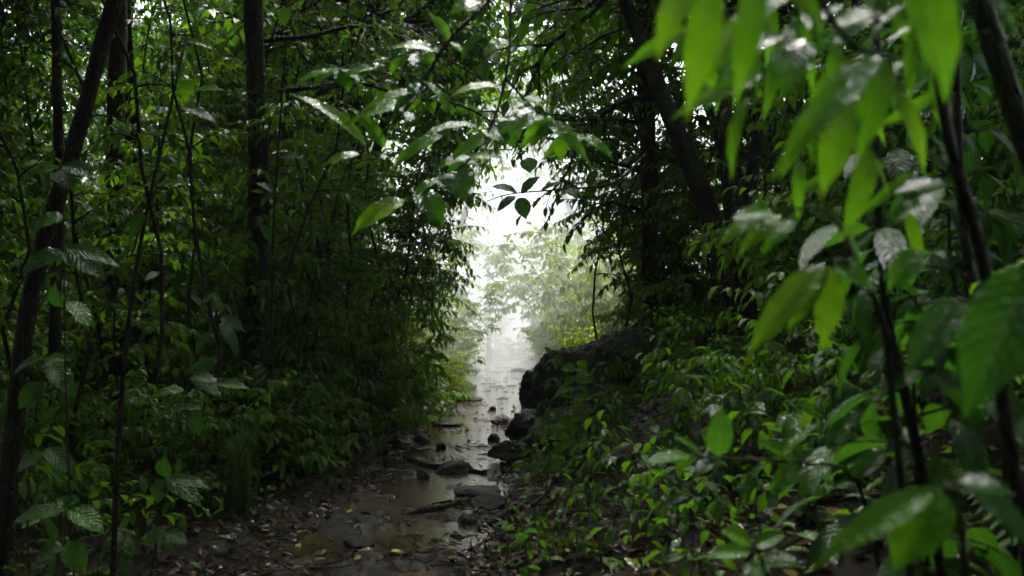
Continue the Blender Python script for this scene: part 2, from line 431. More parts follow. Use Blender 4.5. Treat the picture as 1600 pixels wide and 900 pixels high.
# ------------------------------------------------------------------ setting: ground, water
xs = np.unique(np.concatenate([np.linspace(-75, -12, 22), np.linspace(-12, -2.4, 56), np.arange(-2.4, 1.2, 0.03), np.linspace(1.2, 8, 60), np.linspace(8, 75, 34)]).round(4))
ys = np.unique(np.concatenate([np.linspace(-25, 2.5, 24), np.arange(2.5, 14, 0.035), np.arange(14, 24, 0.09), np.linspace(24, 42, 60), np.linspace(42, 110, 30)]).round(4))
X, Y = np.meshgrid(xs, ys)
Z = ground_h(X, Y)
nx, ny = len(xs), len(ys)
i = np.arange(ny - 1)[:, None] * nx; j = np.arange(nx - 1)[None]
Q = np.stack([i + j, i + j + 1, i + nx + j + 1, i + nx + j], -1).reshape(-1, 4)
tm = (1 - sstep(0.6, 1.15, np.abs(X - trail_x(Y)) + fbm(X * 2, Y * 2, 21) * 0.25)).ravel()
g = link('ground', mesh_from('ground', np.stack([X, Y, Z], -1).reshape(-1, 3), Q, [], M_ground, trail=tm))
tag(g, None, None, kind='structure')

wy = np.arange(4.0, 37.5, 0.08); wx = np.linspace(-0.95, 0.95, 24)
WY, WX = np.meshgrid(wy, wx, indexing='ij')
WXX = WX + trail_x(WY)
WZ = np.zeros_like(WXX) - 0.002 - 0.25 * sstep(0.72, 0.95, np.abs(WX)) - 0.2 * sstep(36.8, 37.5, WY)
a, b = WY.shape
i = np.arange(a - 1)[:, None] * b; j = np.arange(b - 1)[None]
Q = np.stack([i + j, i + j + 1, i + b + j + 1, i + b + j], -1).reshape(-1, 4)
w = link('water', mesh_from('water', np.stack([WXX, WY, WZ], -1).reshape(-1, 3), Q, [], M_water))
tag(w, None, None, kind='structure')


# ------------------------------------------------------------------ plants: generators
def rot_about(v, ax, ang):
    ax = norm(ax); v = np.asarray(v, float)
    return v * math.cos(ang) + np.cross(ax, v) * math.sin(ang) + ax * np.dot(ax, v) * (1 - math.cos(ang))


UP = np.array([0, 0, 1.0])


def spray(lv, path, rng, ll, lw, gap, start=0.15, D=0.8, hang=0.35, F=0.25):
    """leaves alternate along a twig, hanging a little, one at the tip"""
    path = np.asarray(path)
    seg = np.linalg.norm(np.diff(path, axis=0), axis=1); cum = np.concatenate([[0], np.cumsum(seg)])
    tot = cum[-1]
    s = tot * start; side = 1 if rng.rand() < .5 else -1
    while s < tot * 0.98:
        k = min(len(seg) - 1, np.searchsorted(cum, s) - 1); k = max(k, 0)
        t = (path[k + 1] - path[k]); p = path[k] + t * (s - cum[k]) / max(seg[k], 1e-6); t = norm(t)
        sd = np.cross(t, UP)
        if np.linalg.norm(sd) < 0.1: sd = np.array([rng.normal(), rng.normal(), 0])
        sd = norm(sd) * side
        d = t * rng.uniform(.35, .8) + sd * rng.uniform(.6, 1) - UP * rng.uniform(0, hang * 2) + rng.normal(0, .15, 3)
        n = UP + sd * rng.normal(0, .35) + rng.normal(0, .28, 3)
        q = rng.uniform(.7, 1.2)
        lv.add(p, d, n, ll * q, lw * q * rng.uniform(.85, 1.15), D * rng.uniform(.5, 1.5), F, rng.rand(), rng.normal(0, .3))
        side = -side
        s += gap * rng.uniform(.7, 1.3)
    t = norm(path[-1] - path[-2])
    lv.add(path[-1], t - UP * .3 + rng.normal(0, .15, 3), UP + rng.normal(0, .3, 3), ll * rng.uniform(.9, 1.25), lw, D, F, rng.rand())


def bough(tb, lv, p0, d0, length, r0, rng, ll, lw, gap, droop=0.6, twigs=3, D=0.8, hang=.35, k=4, wig=.12, bare=0.2):
    """a limb that bends over, with side twigs carrying leaves"""
    n = max(5, int(length / 0.14)); n = min(n, 14)
    d = norm(d0); p = np.array(p0, float); pts = [p.copy()]
    for a in range(n):
        d = norm(d + rng.normal(0, wig, 3) - UP * droop / n * (0.4 + 1.2 * a / n))
        p = p + d * length / n; pts.append(p.copy())
    pts = np.array(pts)
    tb.add(pts, np.linspace(r0, r0 * 0.25, len(pts)), k)
    spray(lv, pts, rng, ll, lw, gap, bare + .1, D, hang)
    for a in range(twigs):
        f = rng.uniform(bare, .9); q = int(f * (len(pts) - 2))
        t = norm(pts[q + 1] - pts[q]); sd = norm(np.cross(t, UP) + 1e-3) * (1 if a % 2 else -1)
        dd = t * .6 + sd * rng.uniform(.5, 1) + UP * rng.uniform(-.1, .4)
        ln = length * rng.uniform(.3, .55) * (1.15 - f * .6)
        m = 6; pp = pts[q].copy(); tp = [pp.copy()]; dd = norm(dd)
        for c in range(m):
            dd = norm(dd + rng.normal(0, wig, 3) - UP * .09); pp = pp + dd * ln / m; tp.append(pp.copy())
        tb.add(tp, np.linspace(r0 * .45, r0 * .15, len(tp)), 3)
        spray(lv, tp, rng, ll, lw, gap, .2, D, hang)
    return pts


def sapling(name, seed, H, nb, blen, ll, lw, gap, mat, lo=.2, twigs=2, r=.014, lean=.12, shape='oval', up=.5, stemmat=None, nstems=1, nst=2):
    rng = np.random.RandomState(seed)
    tb, lv = Tubes(), Leaves()
    for sidx in range(nstems):
        h = H * rng.uniform(.75, 1) if nstems > 1 else H
        off = np.array([rng.normal(0, .12), rng.normal(0, .12), 0]) if nstems > 1 else np.zeros(3)
        ax = rng.uniform(0, 2 * PI); le = lean * rng.uniform(.5, 1.6) * (2 if nstems > 1 else 1)
        bend = np.array([math.cos(ax), math.sin(ax), 0])
        ts = np.linspace(0, 1, 10)
        stem = off + ts[:, None] * UP * h + bend * (ts ** 1.8)[:, None] * le * h + np.concatenate([np.zeros((1, 3)), rng.normal(0, .012 * h, (9, 3)) * [1, 1, 0]])
        stem[0, 2] = -.15
        tb.add(stem, np.linspace(r, r * .35, 10), 6)
        n = max(3, nb // nstems)
        for b in range(n):
            f = lo + (1 - lo) * (b + rng.rand() * .7) / n; f = min(f, .99)
            q = f * 9; i0 = int(q); p = stem[i0] + (stem[min(i0 + 1, 9)] - stem[i0]) * (q - i0)
            az = b * 2.399 + rng.normal(0, .3)
            d = np.array([math.cos(az), math.sin(az), up + rng.normal(0, .2)])
            bl = blen * (1.1 - .55 * f) * rng.uniform(.7, 1.2)
            bough(tb, lv, p, d, bl, r * .5, rng, ll, lw, gap, droop=rng.uniform(.5, 1.1), twigs=twigs, bare=.15)
        spray(lv, stem[-4:], rng, ll, lw, gap, 0, .8, .4)
    return tb.mesh(name + '_stem', stemmat or M_stem), lv.mesh(name + '_foliage', mat, nst, shape)


# understorey kinds
K = {}
K['broad'] = [sapling('broad', 100 + s, h, nb, 1.0, .145, .062, .06, M_dark, lo=.08, twigs=4) for s, h, nb in ((0, 2.6, 30), (1, 3.3, 36), (2, 4.2, 42))]
K['narrow'] = [sapling('narrow', 200 + s, h, nb, .95, .16, .042, .05, M_dark, lo=.08, twigs=4, shape='lance', r=.011) for s, h, nb in ((0, 2.4, 30), (1, 3.4, 38), (2, 4.6, 46))]
K['small'] = [sapling('small', 300 + s, h, nb, .9, .095, .042, .042, M_mid, lo=.06, twigs=5, r=.012) for s, h, nb in ((0, 2.2, 30), (1, 3.0, 38))]
K['tall'] = [sapling('tall', 350 + s, h, nb, 1.3, .14, .06, .06, M_dark, lo=.25, twigs=6, r=.022, lean=.08) for s, h, nb in ((0, 6.0, 48), (1, 7.0, 56))] + [sapling('tallb', 360, 6.4, 54, 1.25, .11, .046, .05, M_mid, lo=.22, twigs=6, r=.02, lean=.08)]
K['pole'] = [sapling('pole', 380 + s, h, nb, .55, .13, .05, .09, M_dark, lo=.3, twigs=1, r=.02, lean=.14, stemmat=M_bark) for s, h, nb in ((0, 5.5, 12), (1, 6.2, 10), (2, 5.0, 14))]
K['bush'] = [sapling('bush', 400 + s, h, nb, .6, .12, .05, .055, M_mid, lo=.05, twigs=4, nstems=5, lean=.25, r=.008) for s, h, nb in ((0, 1.1, 30), (1, 1.5, 40), (2, .8, 28))]
K['dbush'] = [sapling('dbush', 450 + s, h, nb, .55, .11, .042, .05, M_dark, lo=.05, twigs=4, nstems=5, lean=.25, r=.008, shape='lance') for s, h, nb in ((0, 1.0, 30), (1, 1.4, 38), (2, .7, 26))]
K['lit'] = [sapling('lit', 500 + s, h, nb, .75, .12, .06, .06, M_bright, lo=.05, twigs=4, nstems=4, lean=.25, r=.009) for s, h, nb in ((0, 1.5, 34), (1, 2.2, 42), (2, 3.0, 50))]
def ferny(name, seed, nf, fl, ll, lw, mat, H=0.0):
    rng = np.random.RandomState(seed); tb, lv = Tubes(), Leaves()
    if H > 0: tb.add([(0, 0, -.1), (0, 0, H)], [.03, .022], 7)
    for a in range(nf):
        az = a * 2.399 + rng.normal(0, .2); d = norm(np.array([math.cos(az), math.sin(az), rng.uniform(.8, 1.8)])); p = np.array([0, 0, H]); pt = [p.copy()]
        L_ = fl * rng.uniform(.75, 1.15)
        for c in range(14):
            d = norm(d - UP * .16 + rng.normal(0, .02, 3)); p = p + d * L_ / 14; pt.append(p.copy())
        pt = np.array(pt); tb.add(pt, np.linspace(.007, .002, 15), 4)
        for c in range(2, 15):
            t_ = norm(pt[c] - pt[c - 1]); sd = norm(np.cross(t_, UP)); q = math.sin(PI * (c / 15.0) ** .7)
            for e in (-1, 1):
                lv.add(pt[c], sd * e + t_ * .45 - UP * .12, UP + t_ * .2, ll * q + .02, lw, .5, .2, rng.rand())
    return tb.mesh(name + '_stem', M_stem), lv.mesh(name + '_foliage', mat, 2, 'lance')


K['fern'] = [ferny('fern', 800 + s_, n_, l_, a_, b_, M_dark, h_) for s_, n_, l_, a_, b_, h_ in ((0, 11, 1.0, .17, .035, 0), (1, 13, 1.5, .26, .045, .5), (2, 9, .75, .12, .03, 0))]
K['big'] = [sapling('big', 820 + s_, h, nb, .5, .27, .10, .16, M_heroD, lo=.2, twigs=1, r=.012, nst=5) for s_, h, nb in ((0, 1.5, 14), (1, 2.3, 18), (2, 1.0, 10))]
K['herb'] = [sapling('herb', 600 + s, h, nb, .28, .13, .055, .09, M_dark, lo=.25, twigs=0, r=.005) for s, h, nb in ((0, .5, 8), (1, .75, 11), (2, .4, 7))]


def plant(kind, var, name, label, cat, x, y, rz=None, sc=1.0, group=None, tilt=(0, 0)):
    st, fo = K[kind][var % len(K[kind])]
    z = float(ground_h(x, y))
    t = thing(name, label, cat, (x, y, z), (tilt[0], tilt[1], random.uniform(0, 2 * PI) if rz is None else rz), group, sc)
    t.rotation_mode = 'ZYX'
    link('stem', st, t); link('foliage', fo, t)
    return t


def rock_mesh(name, seed, sx, sy, sz, mat, sub=4, amp=.1):
    """a stone broken along planes, weathered by noise"""
    import bmesh
    rg = np.random.RandomState(seed * 7 + 1)
    npl = 13
    pn = norm(rg.normal(0, 1, (npl, 3))); pd = rg.uniform(.62, .98, npl)
    bm = bmesh.new(); bmesh.ops.create_icosphere(bm, subdivisions=sub, radius=1)
    o = Vector((seed * 3.1, seed * 1.7, seed * .9))
    for v in bm.verts:
        c = v.co.normalized()
        q = pn @ np.array(c)
        r_ = min(1.05, float(np.min(np.where(q > .05, pd / np.maximum(q, .05), 9))))
        k = r_ * (1 + amp * mnoise.fractal(c * 2.0 + o, .7, 2.0, 5)) + .035 * mnoise.noise(c * 9 + o)
        v.co = Vector((c.x * sx, c.y * sy, c.z * sz)) * k
    me = bpy.data.meshes.new(name); bm.to_mesh(me); bm.free()
    for p in me.polygons: p.use_smooth = True
    me.materials.append(mat)
    return me


# crowns high above, shared between trees
def crown(name, seed, rad, hgt, nb, ll, lw, gap, mat, twigs=5):
    rng = np.random.RandomState(seed); tb, lv = Tubes(), Leaves()
    for b in range(nb):
        az = b * 2.399 + rng.normal(0, .2); f = (b + .5) / nb
        d = np.array([math.cos(az), math.sin(az), .25 + .9 * f])
        bough(tb, lv, (0, 0, -hgt * .35 + f * hgt * .5), d, rad * rng.uniform(.75, 1.2) * (1.1 - .3 * f), .04, rng, ll, lw, gap, droop=.7, twigs=twigs, k=5, wig=.16, bare=.25)
    return tb.mesh(name + '_limbs', M_bark), lv.mesh(name + '_leaves', mat, 1, 'oval')


CR = [crown('crown', 700 + s, 2.8, 3.0, 30, .20, .10, .085, M_dark, 9) for s in range(3)]
CF = [crown('far_crown', 740 + s, 2.6, 4.0, 26, .20, .10, .12, M_mid, 6) for s in range(2)]


def tree(label, path, r0, mat, crownset=CR, cs=1.0, flare=1.7, name='tree', group=None, crown_on=True, seed=0, extra_top=None, k=14):
    """trunk along path (world points), crown at its upper end"""
    p = np.asarray(path, float); base = p[0].copy()
    t = thing(name, label, 'tree', base, (0, 0, 0), group)
    tb = Tubes()
    pts = smooth_path(p - base, 70)
    pts = np.vstack([pts[0] - [0, 0, .3], pts])
    hh = pts[:, 2]
    rad = r0 * (1 - .35 * np.clip(hh / max(hh[-1], .1), 0, 1)) * (1 + (flare - 1) * np.exp(-np.maximum(hh, 0) / .28))
    lob = .35 * np.exp(-np.maximum(hh, 0) / .35) + .06
    tb.add(pts, rad, k, lob, .22)
    link('trunk', tb.mesh('trunk', mat), t)
    if crown_on:
        lm, lf = crownset[seed % len(crownset)]
        c = link('crown', lf, t, loc=[float(v) for v in pts[-1]])
        c.scale = (cs,) * 3; c.rotation_euler = (0, 0, seed * 1.7)
        link('branchwork', lm, c)
    return t


def G(x, y, dz=0.0):
    return np.array([x, y, float(ground_h(x, y)) + dz])


# ------------------------------------------------------------------ trees with their own trunks
def vert_path(px0, Y, pts_px, dz_top=4.0, toplean=(0, 0)):
    """trunk from the ground under px0 through points given as (px, py) at depth Y and on up"""
    x0 = (px0 - 800) / FPX * Y
    path = [G(x0, Y)]
    for q in pts_px:
        path.append(P(q[0], q[1], Y + (q[2] if len(q) > 2 else 0)))
    t = path[-1] + norm(path[-1] - path[-2]) * dz_top + np.array([toplean[0], toplean[1], 0])
    path.append(t)
    return path


tree('tall straight dark tree with flared base beside the grass tuft', vert_path(393, 9.6, [(398, 500), (402, 250), (392, 0)], 3.4), .115, M_bark, seed=0, flare=1.9, cs=1.1)
tree('slim dark tree leaning up out of the herbs, slanting past the mossy trunk', vert_path(4, 5.0, [(45, 480), (110, 235), (172, 0)], 4.5), .046, M_bark, seed=1, cs=.6, flare=1.3)
tree('mossy brown straight trunk standing behind the slanting slim tree', vert_path(178, 10.5, [(176, 300), (180, 0)], 4.0), .11, M_barkl, seed=2, cs=1.1)
tree('dark slender tree rising close behind the slanting slim tree', vert_path(82, 8.0, [(88, 300), (80, 0)], 4.2), .045, M_bark, seed=0, cs=.7)
tree('straight dark trunk standing on the bank just above the boulders', vert_path(1018, 12.6, [(1016, 300), (1008, 60)], 4.4), .12, M_bark, seed=1, cs=1.2, flare=1.25)
def climber(label, px, Y_, pys, n, ll):
    b_ = G((px - 800) / FPX * Y_, Y_ - .16); tb, lv = Tubes(), Leaves()
    pth = smooth_path([np.zeros(3)] + [P(px + rs.normal(0, 8), py, Y_ - .15) - b_ for py in pys], 30)
    tb.add(pth, np.linspace(.008, .003, 30), 5)
    for k_ in range(n):
        p_ = pth[rs.randint(1, 30)]; az = rs.uniform(PI * .9, PI * 2.1)
        lv.add(p_ + rs.normal(0, .03, 3), (math.cos(az), math.sin(az), rs.uniform(-.8, .3)), (rs.normal(0, .3), -.6, 1), ll * rs.uniform(.7, 1.2), ll * .42, .8, .2, rs.rand())
    t_ = thing('climbing_plant', label, 'climber', b_, group=None); link('stem', tb.mesh('climber_stem', M_stem), t_); link('foliage', lv.mesh('climber_foliage', M_heroD, 3, 'oval'), t_)


climber('leafy climber creeping up the front of the flared straight trunk', 395, 9.6, [620, 480, 330, 160], 60, .14)
climber('leafy climber clinging to the straight trunk above the boulders', 1016, 12.6, [500, 400, 300, 200], 50, .14)
# many stemmed tree
bx, by = 2.45, 10.6
mt = thing('tree', 'forked dark tree of three spreading stems on the bank beyond the boulders', 'tree', G(bx, by))
tb = Tubes()
for k_, (top, r_) in enumerate(((P(1030, 130, 10.9), .13), (P(1128, 90, 10.4), .105), (P(1215, 60, 11.2), .085))):
    tp = top - G(bx, by); m_ = tp * .45 + np.array([0.10 * (1 - k_), 0, -.05])
    up_ = tp + (tp - m_) * .9
    pts = smooth_path([np.array([.05 * (k_ - 1) * 2, 0, -.3]), np.array([.04 * (k_ - 1) * 2, 0, .35]), m_, tp, up_], 26)
    tb.add(pts, r_ * np.linspace(1.25, .55, 26), 11, None, .14)
link('trunk', tb.mesh('trunk', M_bark), mt)
c_ = link('crown', CR[2][1], mt, loc=(-.2, .2, 4.6)); c_.scale = (1.25,) * 3; link('branchwork', CR[2][0], c_)

# thin trees further back in the forest, both sides
bt = []
spec = [(-4.6, 12.5, .06), (-3.3, 14.2, .07), (-6.2, 15.5, .10), (-2.6, 17.5, .08), (-5.0, 19.5, .09), (-8.2, 12.0, .09), (-8.8, 17.5, .12), (-10.5, 21.0, .12), (-6.8, 24.0, .10), 
        (4.6, 12.5, .08), (3.6, 16.0, .07), (5.8, 15.0, .10), (7.0, 11.5, .08), (8.5, 18.0, .12), (10.8, 14.5, .12), (5.2, 8.2, .07), (3.35, 7.7, .075), (-5.6, 9.2, .07), (-12.5, 14.5, .12), (12.5, 22, .13)]
ORD = ['first', 'second', 'third', 'fourth', 'fifth', 'sixth', 'seventh', 'eighth', 'ninth', 'tenth', 'eleventh', 'twelfth', 'thirteenth', 'fourteenth', 'fifteenth', 'sixteenth']
cntl = cntr = 0
for q, (x, y, r_) in enumerate(sorted(spec, key=lambda s: s[1])):
    lx, ly = rs.normal(0, .35), rs.normal(0, .3)
    if x == 3.35: lx = -.25
    pth = [G(x, y), G(x, y) + [lx * .2 + rs.normal(0, .06), 0, 2.2], G(x, y) + [lx * .6, ly * .5, 4.6], G(x, y) + [lx, ly, 7.0 + rs.rand() * 1.2]]
    if x < 0:
        lab = 'slender dark trunk in the thicket opposite the boulders, %s counted from the camera' % ORD[cntl]; cntl += 1
    else:
        lab = 'slender dark trunk among leaves above the boulder bank, %s counted from the camera' % ORD[cntr]; cntr += 1
    tree(lab, pth, r_, M_bark if q % 3 else M_barkl, seed=q, cs=(.72 if x == 3.35 else .62 if x < 0 and 9 < y < 18 else 1.0) + .25 * rs.rand(), flare=1.4, group='slender forest trunks', k=9)

# unseen trees added round and behind the viewpoint: their crowns shade the foreground
SHADE_TREES = [(-3.4, 3.0, 1.2), (-4.6, 6.3, 1.2), (-2.8, -1.2, 1.2), (-5.6, 0.2, 1.3), (4.8, 5.6, 1.1), (4.4, 2.0, 1.3), (3.2, -1.6, 1.2), (.8, -4.2, 1.3), (-2.2, -5.2, 1.3), (6.4, 6.5, 1.3), (6.5, -1, 1.3), (-8, 4, 1.4), (-.6, -8.5, 1.4), (3.8, -7, 1.4), (-5.8, -6, 1.4), (-7.5, 8.2, 1.3), (7.8, 3.2, 1.3)]
for q, (x, y, s_) in enumerate(SHADE_TREES):
    b_ = G(x, y); lx = rs.normal(0, .25)
    tree('unseen shade tree added beside the viewpoint, %s along the path behind and around it' % (ORD + ['seventeenth'])[q], [b_, b_ + [lx * .3, 0, 2.5], b_ + [lx, 0, 6.2 + rs.rand()]], .11, M_bark, CR, s_, 1.4, group='unseen shade trees added around the viewpoint', seed=q, k=8)

for q, (x, y, h_, s_) in enumerate([(-7, -3, 2.6, 1.4), (-4, -6, 3.0, 1.4), (-1.2, -6.5, 2.8, 1.3), (2.0, -6.5, 3.0, 1.4), (5, -5, 2.8, 1.4), (7.5, -2, 3.0, 1.4), (-9.5, 1, 2.6, 1.4), (9.5, 2, 3.0, 1.4), (-10, 6, 3.0, 1.3), (-3.6, -3.4, 5.0, 1.3), (1.0, -9, 5.5, 1.5), (5.2, -8, 5.5, 1.5), (-6, -9, 5.5, 1.5), (-8.5, 9.5, 4.0, 1.2), (-5.2, 3.4, 4.6, 1.2), (-5.3, 8.0, 6.2, 1.0)]):  # low crowns added out of view to block light from behind
    b_ = G(x, y); lx = rs.normal(0, .2)
    tree('unseen low tree added to block light about the viewpoint, %s of the ring' % ORD[q], [b_, b_ + [lx * .3, 0, h_ * .5], b_ + [lx, 0, h_]], .09, M_bark, CR, s_, 1.4, group='unseen ring of trees added to block light', seed=q + 1, k=8)

for q, (x, y, lx, h_, s_) in enumerate([(-3.1, 12.8, 1.3, 5.6, .8), (-4.3, 17.6, .8, 5.8, 1.1), (-3.3, 19.6, 1.0, 6.2, 1.0), (-6.0, 21.5, .3, 6.0, 1.2), (3.4, 14.8, -1.5, 5.4, 1.05), (3.9, 18.6, -1.3, 5.6, .95), (-2.7, 15.6, 1.5, 6.6, .75), (-7.4, 14.0, .5, 5.0, .9), (4.5, 7.0, -.7, 5.6, .95), (5.6, 4.4, -.3, 5.4, .9)]):  # crowns out of view over the slope are added to shade it
    b_ = G(x, y)
    tree('dark tree bending over the path with its crown in the roof, %s from the camera' % ORD[[2, 6, 8, 9, 4, 7, 5, 3, 1, 0][q]], [b_, b_ + [lx * .25, 0, h_ * .5], b_ + [lx, 0, h_]], .075, M_bark, CR, s_, 1.4, group='trees bending over the path', seed=q + 2, k=9)

# hazy trees beyond the opening
far = [(-2.9, 21.5, .9), (3.3, 25.5, .85), (-2.1, 30, .9), (2.7, 30.5, .95), (3.4, 33, 1.2), (2.4, 41, 1.1), (-2.6, 31, .9), (-4.6, 29, 1.0), (-6.5, 36, 1.2), (-3.4, 44, 1.0), (-9, 47, 1.3), (6.4, 30, .9), (6.2, 39, 1.2), (3.3, 47, 1.0), (8.8, 46, 1.3), (-13, 33, 1.3), (12, 33, 1.3), (5.2, 55, 1.1), (-7, 56, 1.2), (15, 44, 1.5), (-16, 45, 1.5), (-1.0, 43, 1.0), (1.2, 50, 1.2)]
cl = cr = 0
for q, (x, y, s_) in enumerate(far):
    lx = rs.normal(0, .4); h_ = 5.2 + 2 * rs.rand()
    if q < 4: lx = (2.0, -2.2, 1.6, -2.0)[q]; h_ = (6.6, 6.9, 7.6, 6.8)[q]
    b_ = G(x, y)
    if x < 0:
        lab = 'pale misty tree beyond the opening on the thicket side, %s from the camera' % ORD[cl]; cl += 1
    else:
        lab = 'pale misty tree beyond the opening on the boulder side, %s from the camera' % ORD[cr]; cr += 1
    tree(lab, [b_, b_ + [lx * .3, 0, h_ * .5], b_ + [lx, 0, h_]], .12, M_bark, CF, s_, 1.3, name='tree', group='misty trees beyond the opening', seed=q, k=8)

# ------------------------------------------------------------------ understorey: saplings and shrubs
ZONES = {}


def put(zone, label, cat, name, kind, x, y, sc=1.0, **kw):
    ZONES[zone] = ZONES.get(zone, 0) + 1
    return plant(kind, rs.randint(0, 9), name, label, cat, x, y, sc=sc, group=zone, **kw)


def jit(v, s): return v + rs.normal(0, s)


# front row along the path, thicket side
row = [(1.55, 7.6, 'dbush', .8), (1.25, 8.6, 'bush', .8), (1.35, 9.4, 'dbush', 1.0), (1.15, 10.2, 'bush', .9), (1.05, 11.2, 'bush', 1.0), (1.1, 12.2, 'dbush', 1.2), (1.0, 13.2, 'bush', 1.1), (.95, 14.4, 'bush', 1.1), (.95, 15.6, 'bush', 1.1), (.95, 17, 'lit', .6), (.9, 18.6, 'lit', .55), (.9, 20.0, 'lit', .6), (.95, 21.4, 'lit', .6), (.95, 22.9, 'lit', .6)]
for q, (d, y, kd, s_) in enumerate(row):
    put('low shrubs edging the path', 'low leafy shrub edging the wet path opposite the boulders, %s from the camera' % ORD[q], 'shrub', 'shrub', kd, trail_x(y) - d, y, s_)
# taller saplings just behind
q = 0
for y in np.arange(8.0, 24, .95):
    kd = ['small', 'narrow', 'broad', 'small'][rs.randint(4)] if y < 16.5 else 'lit'
    d = jit(1.9, .18) + (.25 if y > 16.5 else 0)
    if abs(trail_x(y) - d + 2.45) < .5 and y < 9.6: continue
    put('saplings leaning over the path', 'tall sapling in the leafy wall opposite the boulders, %s from the camera' % (ORD[q] if q < 16 else 'last'), 'sapling', 'sapling', kd, trail_x(y) - d, y, 1.0, tilt=(0, rs.uniform(.0, .14))); q += 1
# thicket interior
pts = []
tries = 0
while len(pts) < 170 and tries < 6000:
    tries += 1
    y = rs.uniform(7.5, 26); x = trail_x(y) - rs.uniform(2.5, 3 + y * .42)
    if abs(x + 2.45) < .45 and abs(y - 9) < 1.2: continue
    if y > 18 and x > -3.4: continue
    if y < 9.6 and abs(x / y * FPX + 800 - 393) < 75: continue
    if all((x - a) ** 2 + (y - b) ** 2 > .40 for a, b in pts): pts.append((x, y))
for x, y in pts:
    kd = ['broad', 'narrow', 'small', 'tall', 'tall', 'dbush', 'fern', 'big'][rs.randint(8)]
    if y < 10:
        kd = ['narrow', 'dbush', 'small', 'fern', 'big', 'broad'][rs.randint(6)]
    if y > 17: lab = 'dense leafy sapling deep inside the dim thicket opposite the boulders'; zn = 'saplings deep in the dim thicket'
    elif y > 12: lab = 'dense leafy sapling in the middle of the dim thicket behind the straight trunk'; zn = 'saplings in the middle of the dim thicket'
    else: lab = 'dark wet sapling in the shade around the straight flared trunk'; zn = 'saplings around the flared trunk'
    put(zn, lab, 'sapling', 'sapling', kd, x, y, rs.uniform(.85, 1.2))
# bank side
q = 0
for y in np.arange(13.4, 16.2, .55):
    kd = ['small', 'narrow', 'broad', 'small'][rs.randint(4)] if y < 19 else 'lit'
    d = jit(2.75, .15)
    put('saplings behind the boulders', 'leafy sapling on the bank behind the boulders, %s from the camera' % ORD[q], 'sapling', 'sapling', kd, trail_x(y) + d, y, 1.0 if kd != 'lit' else .8, tilt=(0, -rs.uniform(0, .1))); q += 1
pts = []
tries = 0
while len(pts) < 135 and tries < 6000:
    tries += 1
    y = rs.uniform(6.0, 25); x = trail_x(y) + rs.uniform(2.6, 3 + y * .42)
    if y < 9 and x < 1.9: continue
    if abs(x - 2.45) < .5 and 9 < y < 11: continue
    if y < 13 and x / y * FPX + 800 < 1090: continue
    if y > 16.5 and x < 3.2 + (y - 16.5) * .25: continue
    if all((x - a) ** 2 + (y - b) ** 2 > .40 for a, b in pts): pts.append((x, y))
for x, y in pts:
    kd = ['broad', 'narrow', 'small', 'tall', 'tall', 'dbush', 'fern', 'big'][rs.randint(8)]
    if y < 10.6: kd = ['dbush', 'herb', 'dbush', 'big', 'small'][rs.randint(5)]
    if y < 10.6 and 1030 < x / y * FPX + 800 < 1240: kd = 'herb'
    if y > 16: lab = 'dense green sapling high on the bank far behind the forked tree'; zn = 'saplings far behind the forked tree'
    elif y > 10.6: lab = 'dense leafy sapling on the bank around the forked tree'; zn = 'saplings around the forked tree'
    else: lab = 'low dark shrub on the shady slope below the forked tree'; zn = 'shrubs on the slope below the forked tree'
    put(zn, lab, 'sapling' if y > 10.6 else 'shrub', 'sapling' if y > 10.6 else 'shrub', kd, x, y, rs.uniform(.85, 1.2))
# bright bushes beyond the opening
q = 0
for y in np.arange(18.2, 36, .8):
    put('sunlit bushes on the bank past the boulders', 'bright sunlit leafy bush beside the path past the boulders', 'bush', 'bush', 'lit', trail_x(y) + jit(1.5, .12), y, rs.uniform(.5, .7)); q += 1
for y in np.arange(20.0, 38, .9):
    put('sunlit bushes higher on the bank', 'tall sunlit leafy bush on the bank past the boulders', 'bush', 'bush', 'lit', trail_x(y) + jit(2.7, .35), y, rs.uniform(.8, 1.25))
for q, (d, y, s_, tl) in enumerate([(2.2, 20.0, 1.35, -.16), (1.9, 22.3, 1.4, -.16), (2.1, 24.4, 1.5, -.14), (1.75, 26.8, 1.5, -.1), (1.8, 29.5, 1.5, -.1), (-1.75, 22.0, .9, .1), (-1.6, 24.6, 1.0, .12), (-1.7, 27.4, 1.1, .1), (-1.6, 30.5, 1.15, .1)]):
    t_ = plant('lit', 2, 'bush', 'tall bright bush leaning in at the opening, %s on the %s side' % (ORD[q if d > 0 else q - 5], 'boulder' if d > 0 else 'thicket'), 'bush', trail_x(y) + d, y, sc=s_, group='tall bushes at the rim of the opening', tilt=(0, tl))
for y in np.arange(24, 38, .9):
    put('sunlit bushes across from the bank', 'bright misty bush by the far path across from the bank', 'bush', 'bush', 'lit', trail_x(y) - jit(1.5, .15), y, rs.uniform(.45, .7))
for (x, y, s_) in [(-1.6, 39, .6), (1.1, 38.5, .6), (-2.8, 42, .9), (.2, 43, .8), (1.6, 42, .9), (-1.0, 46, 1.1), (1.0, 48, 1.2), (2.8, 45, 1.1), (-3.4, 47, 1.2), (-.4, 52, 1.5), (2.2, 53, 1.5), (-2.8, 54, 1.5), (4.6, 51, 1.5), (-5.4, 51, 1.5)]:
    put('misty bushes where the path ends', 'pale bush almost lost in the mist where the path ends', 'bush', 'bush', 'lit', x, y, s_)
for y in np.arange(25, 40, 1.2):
    put('tall misty bushes across from the bank', 'tall misty bush behind the far path across from the bank', 'bush', 'bush', 'lit', trail_x(y) - jit(3.0, .4), y, rs.uniform(.9, 1.4))

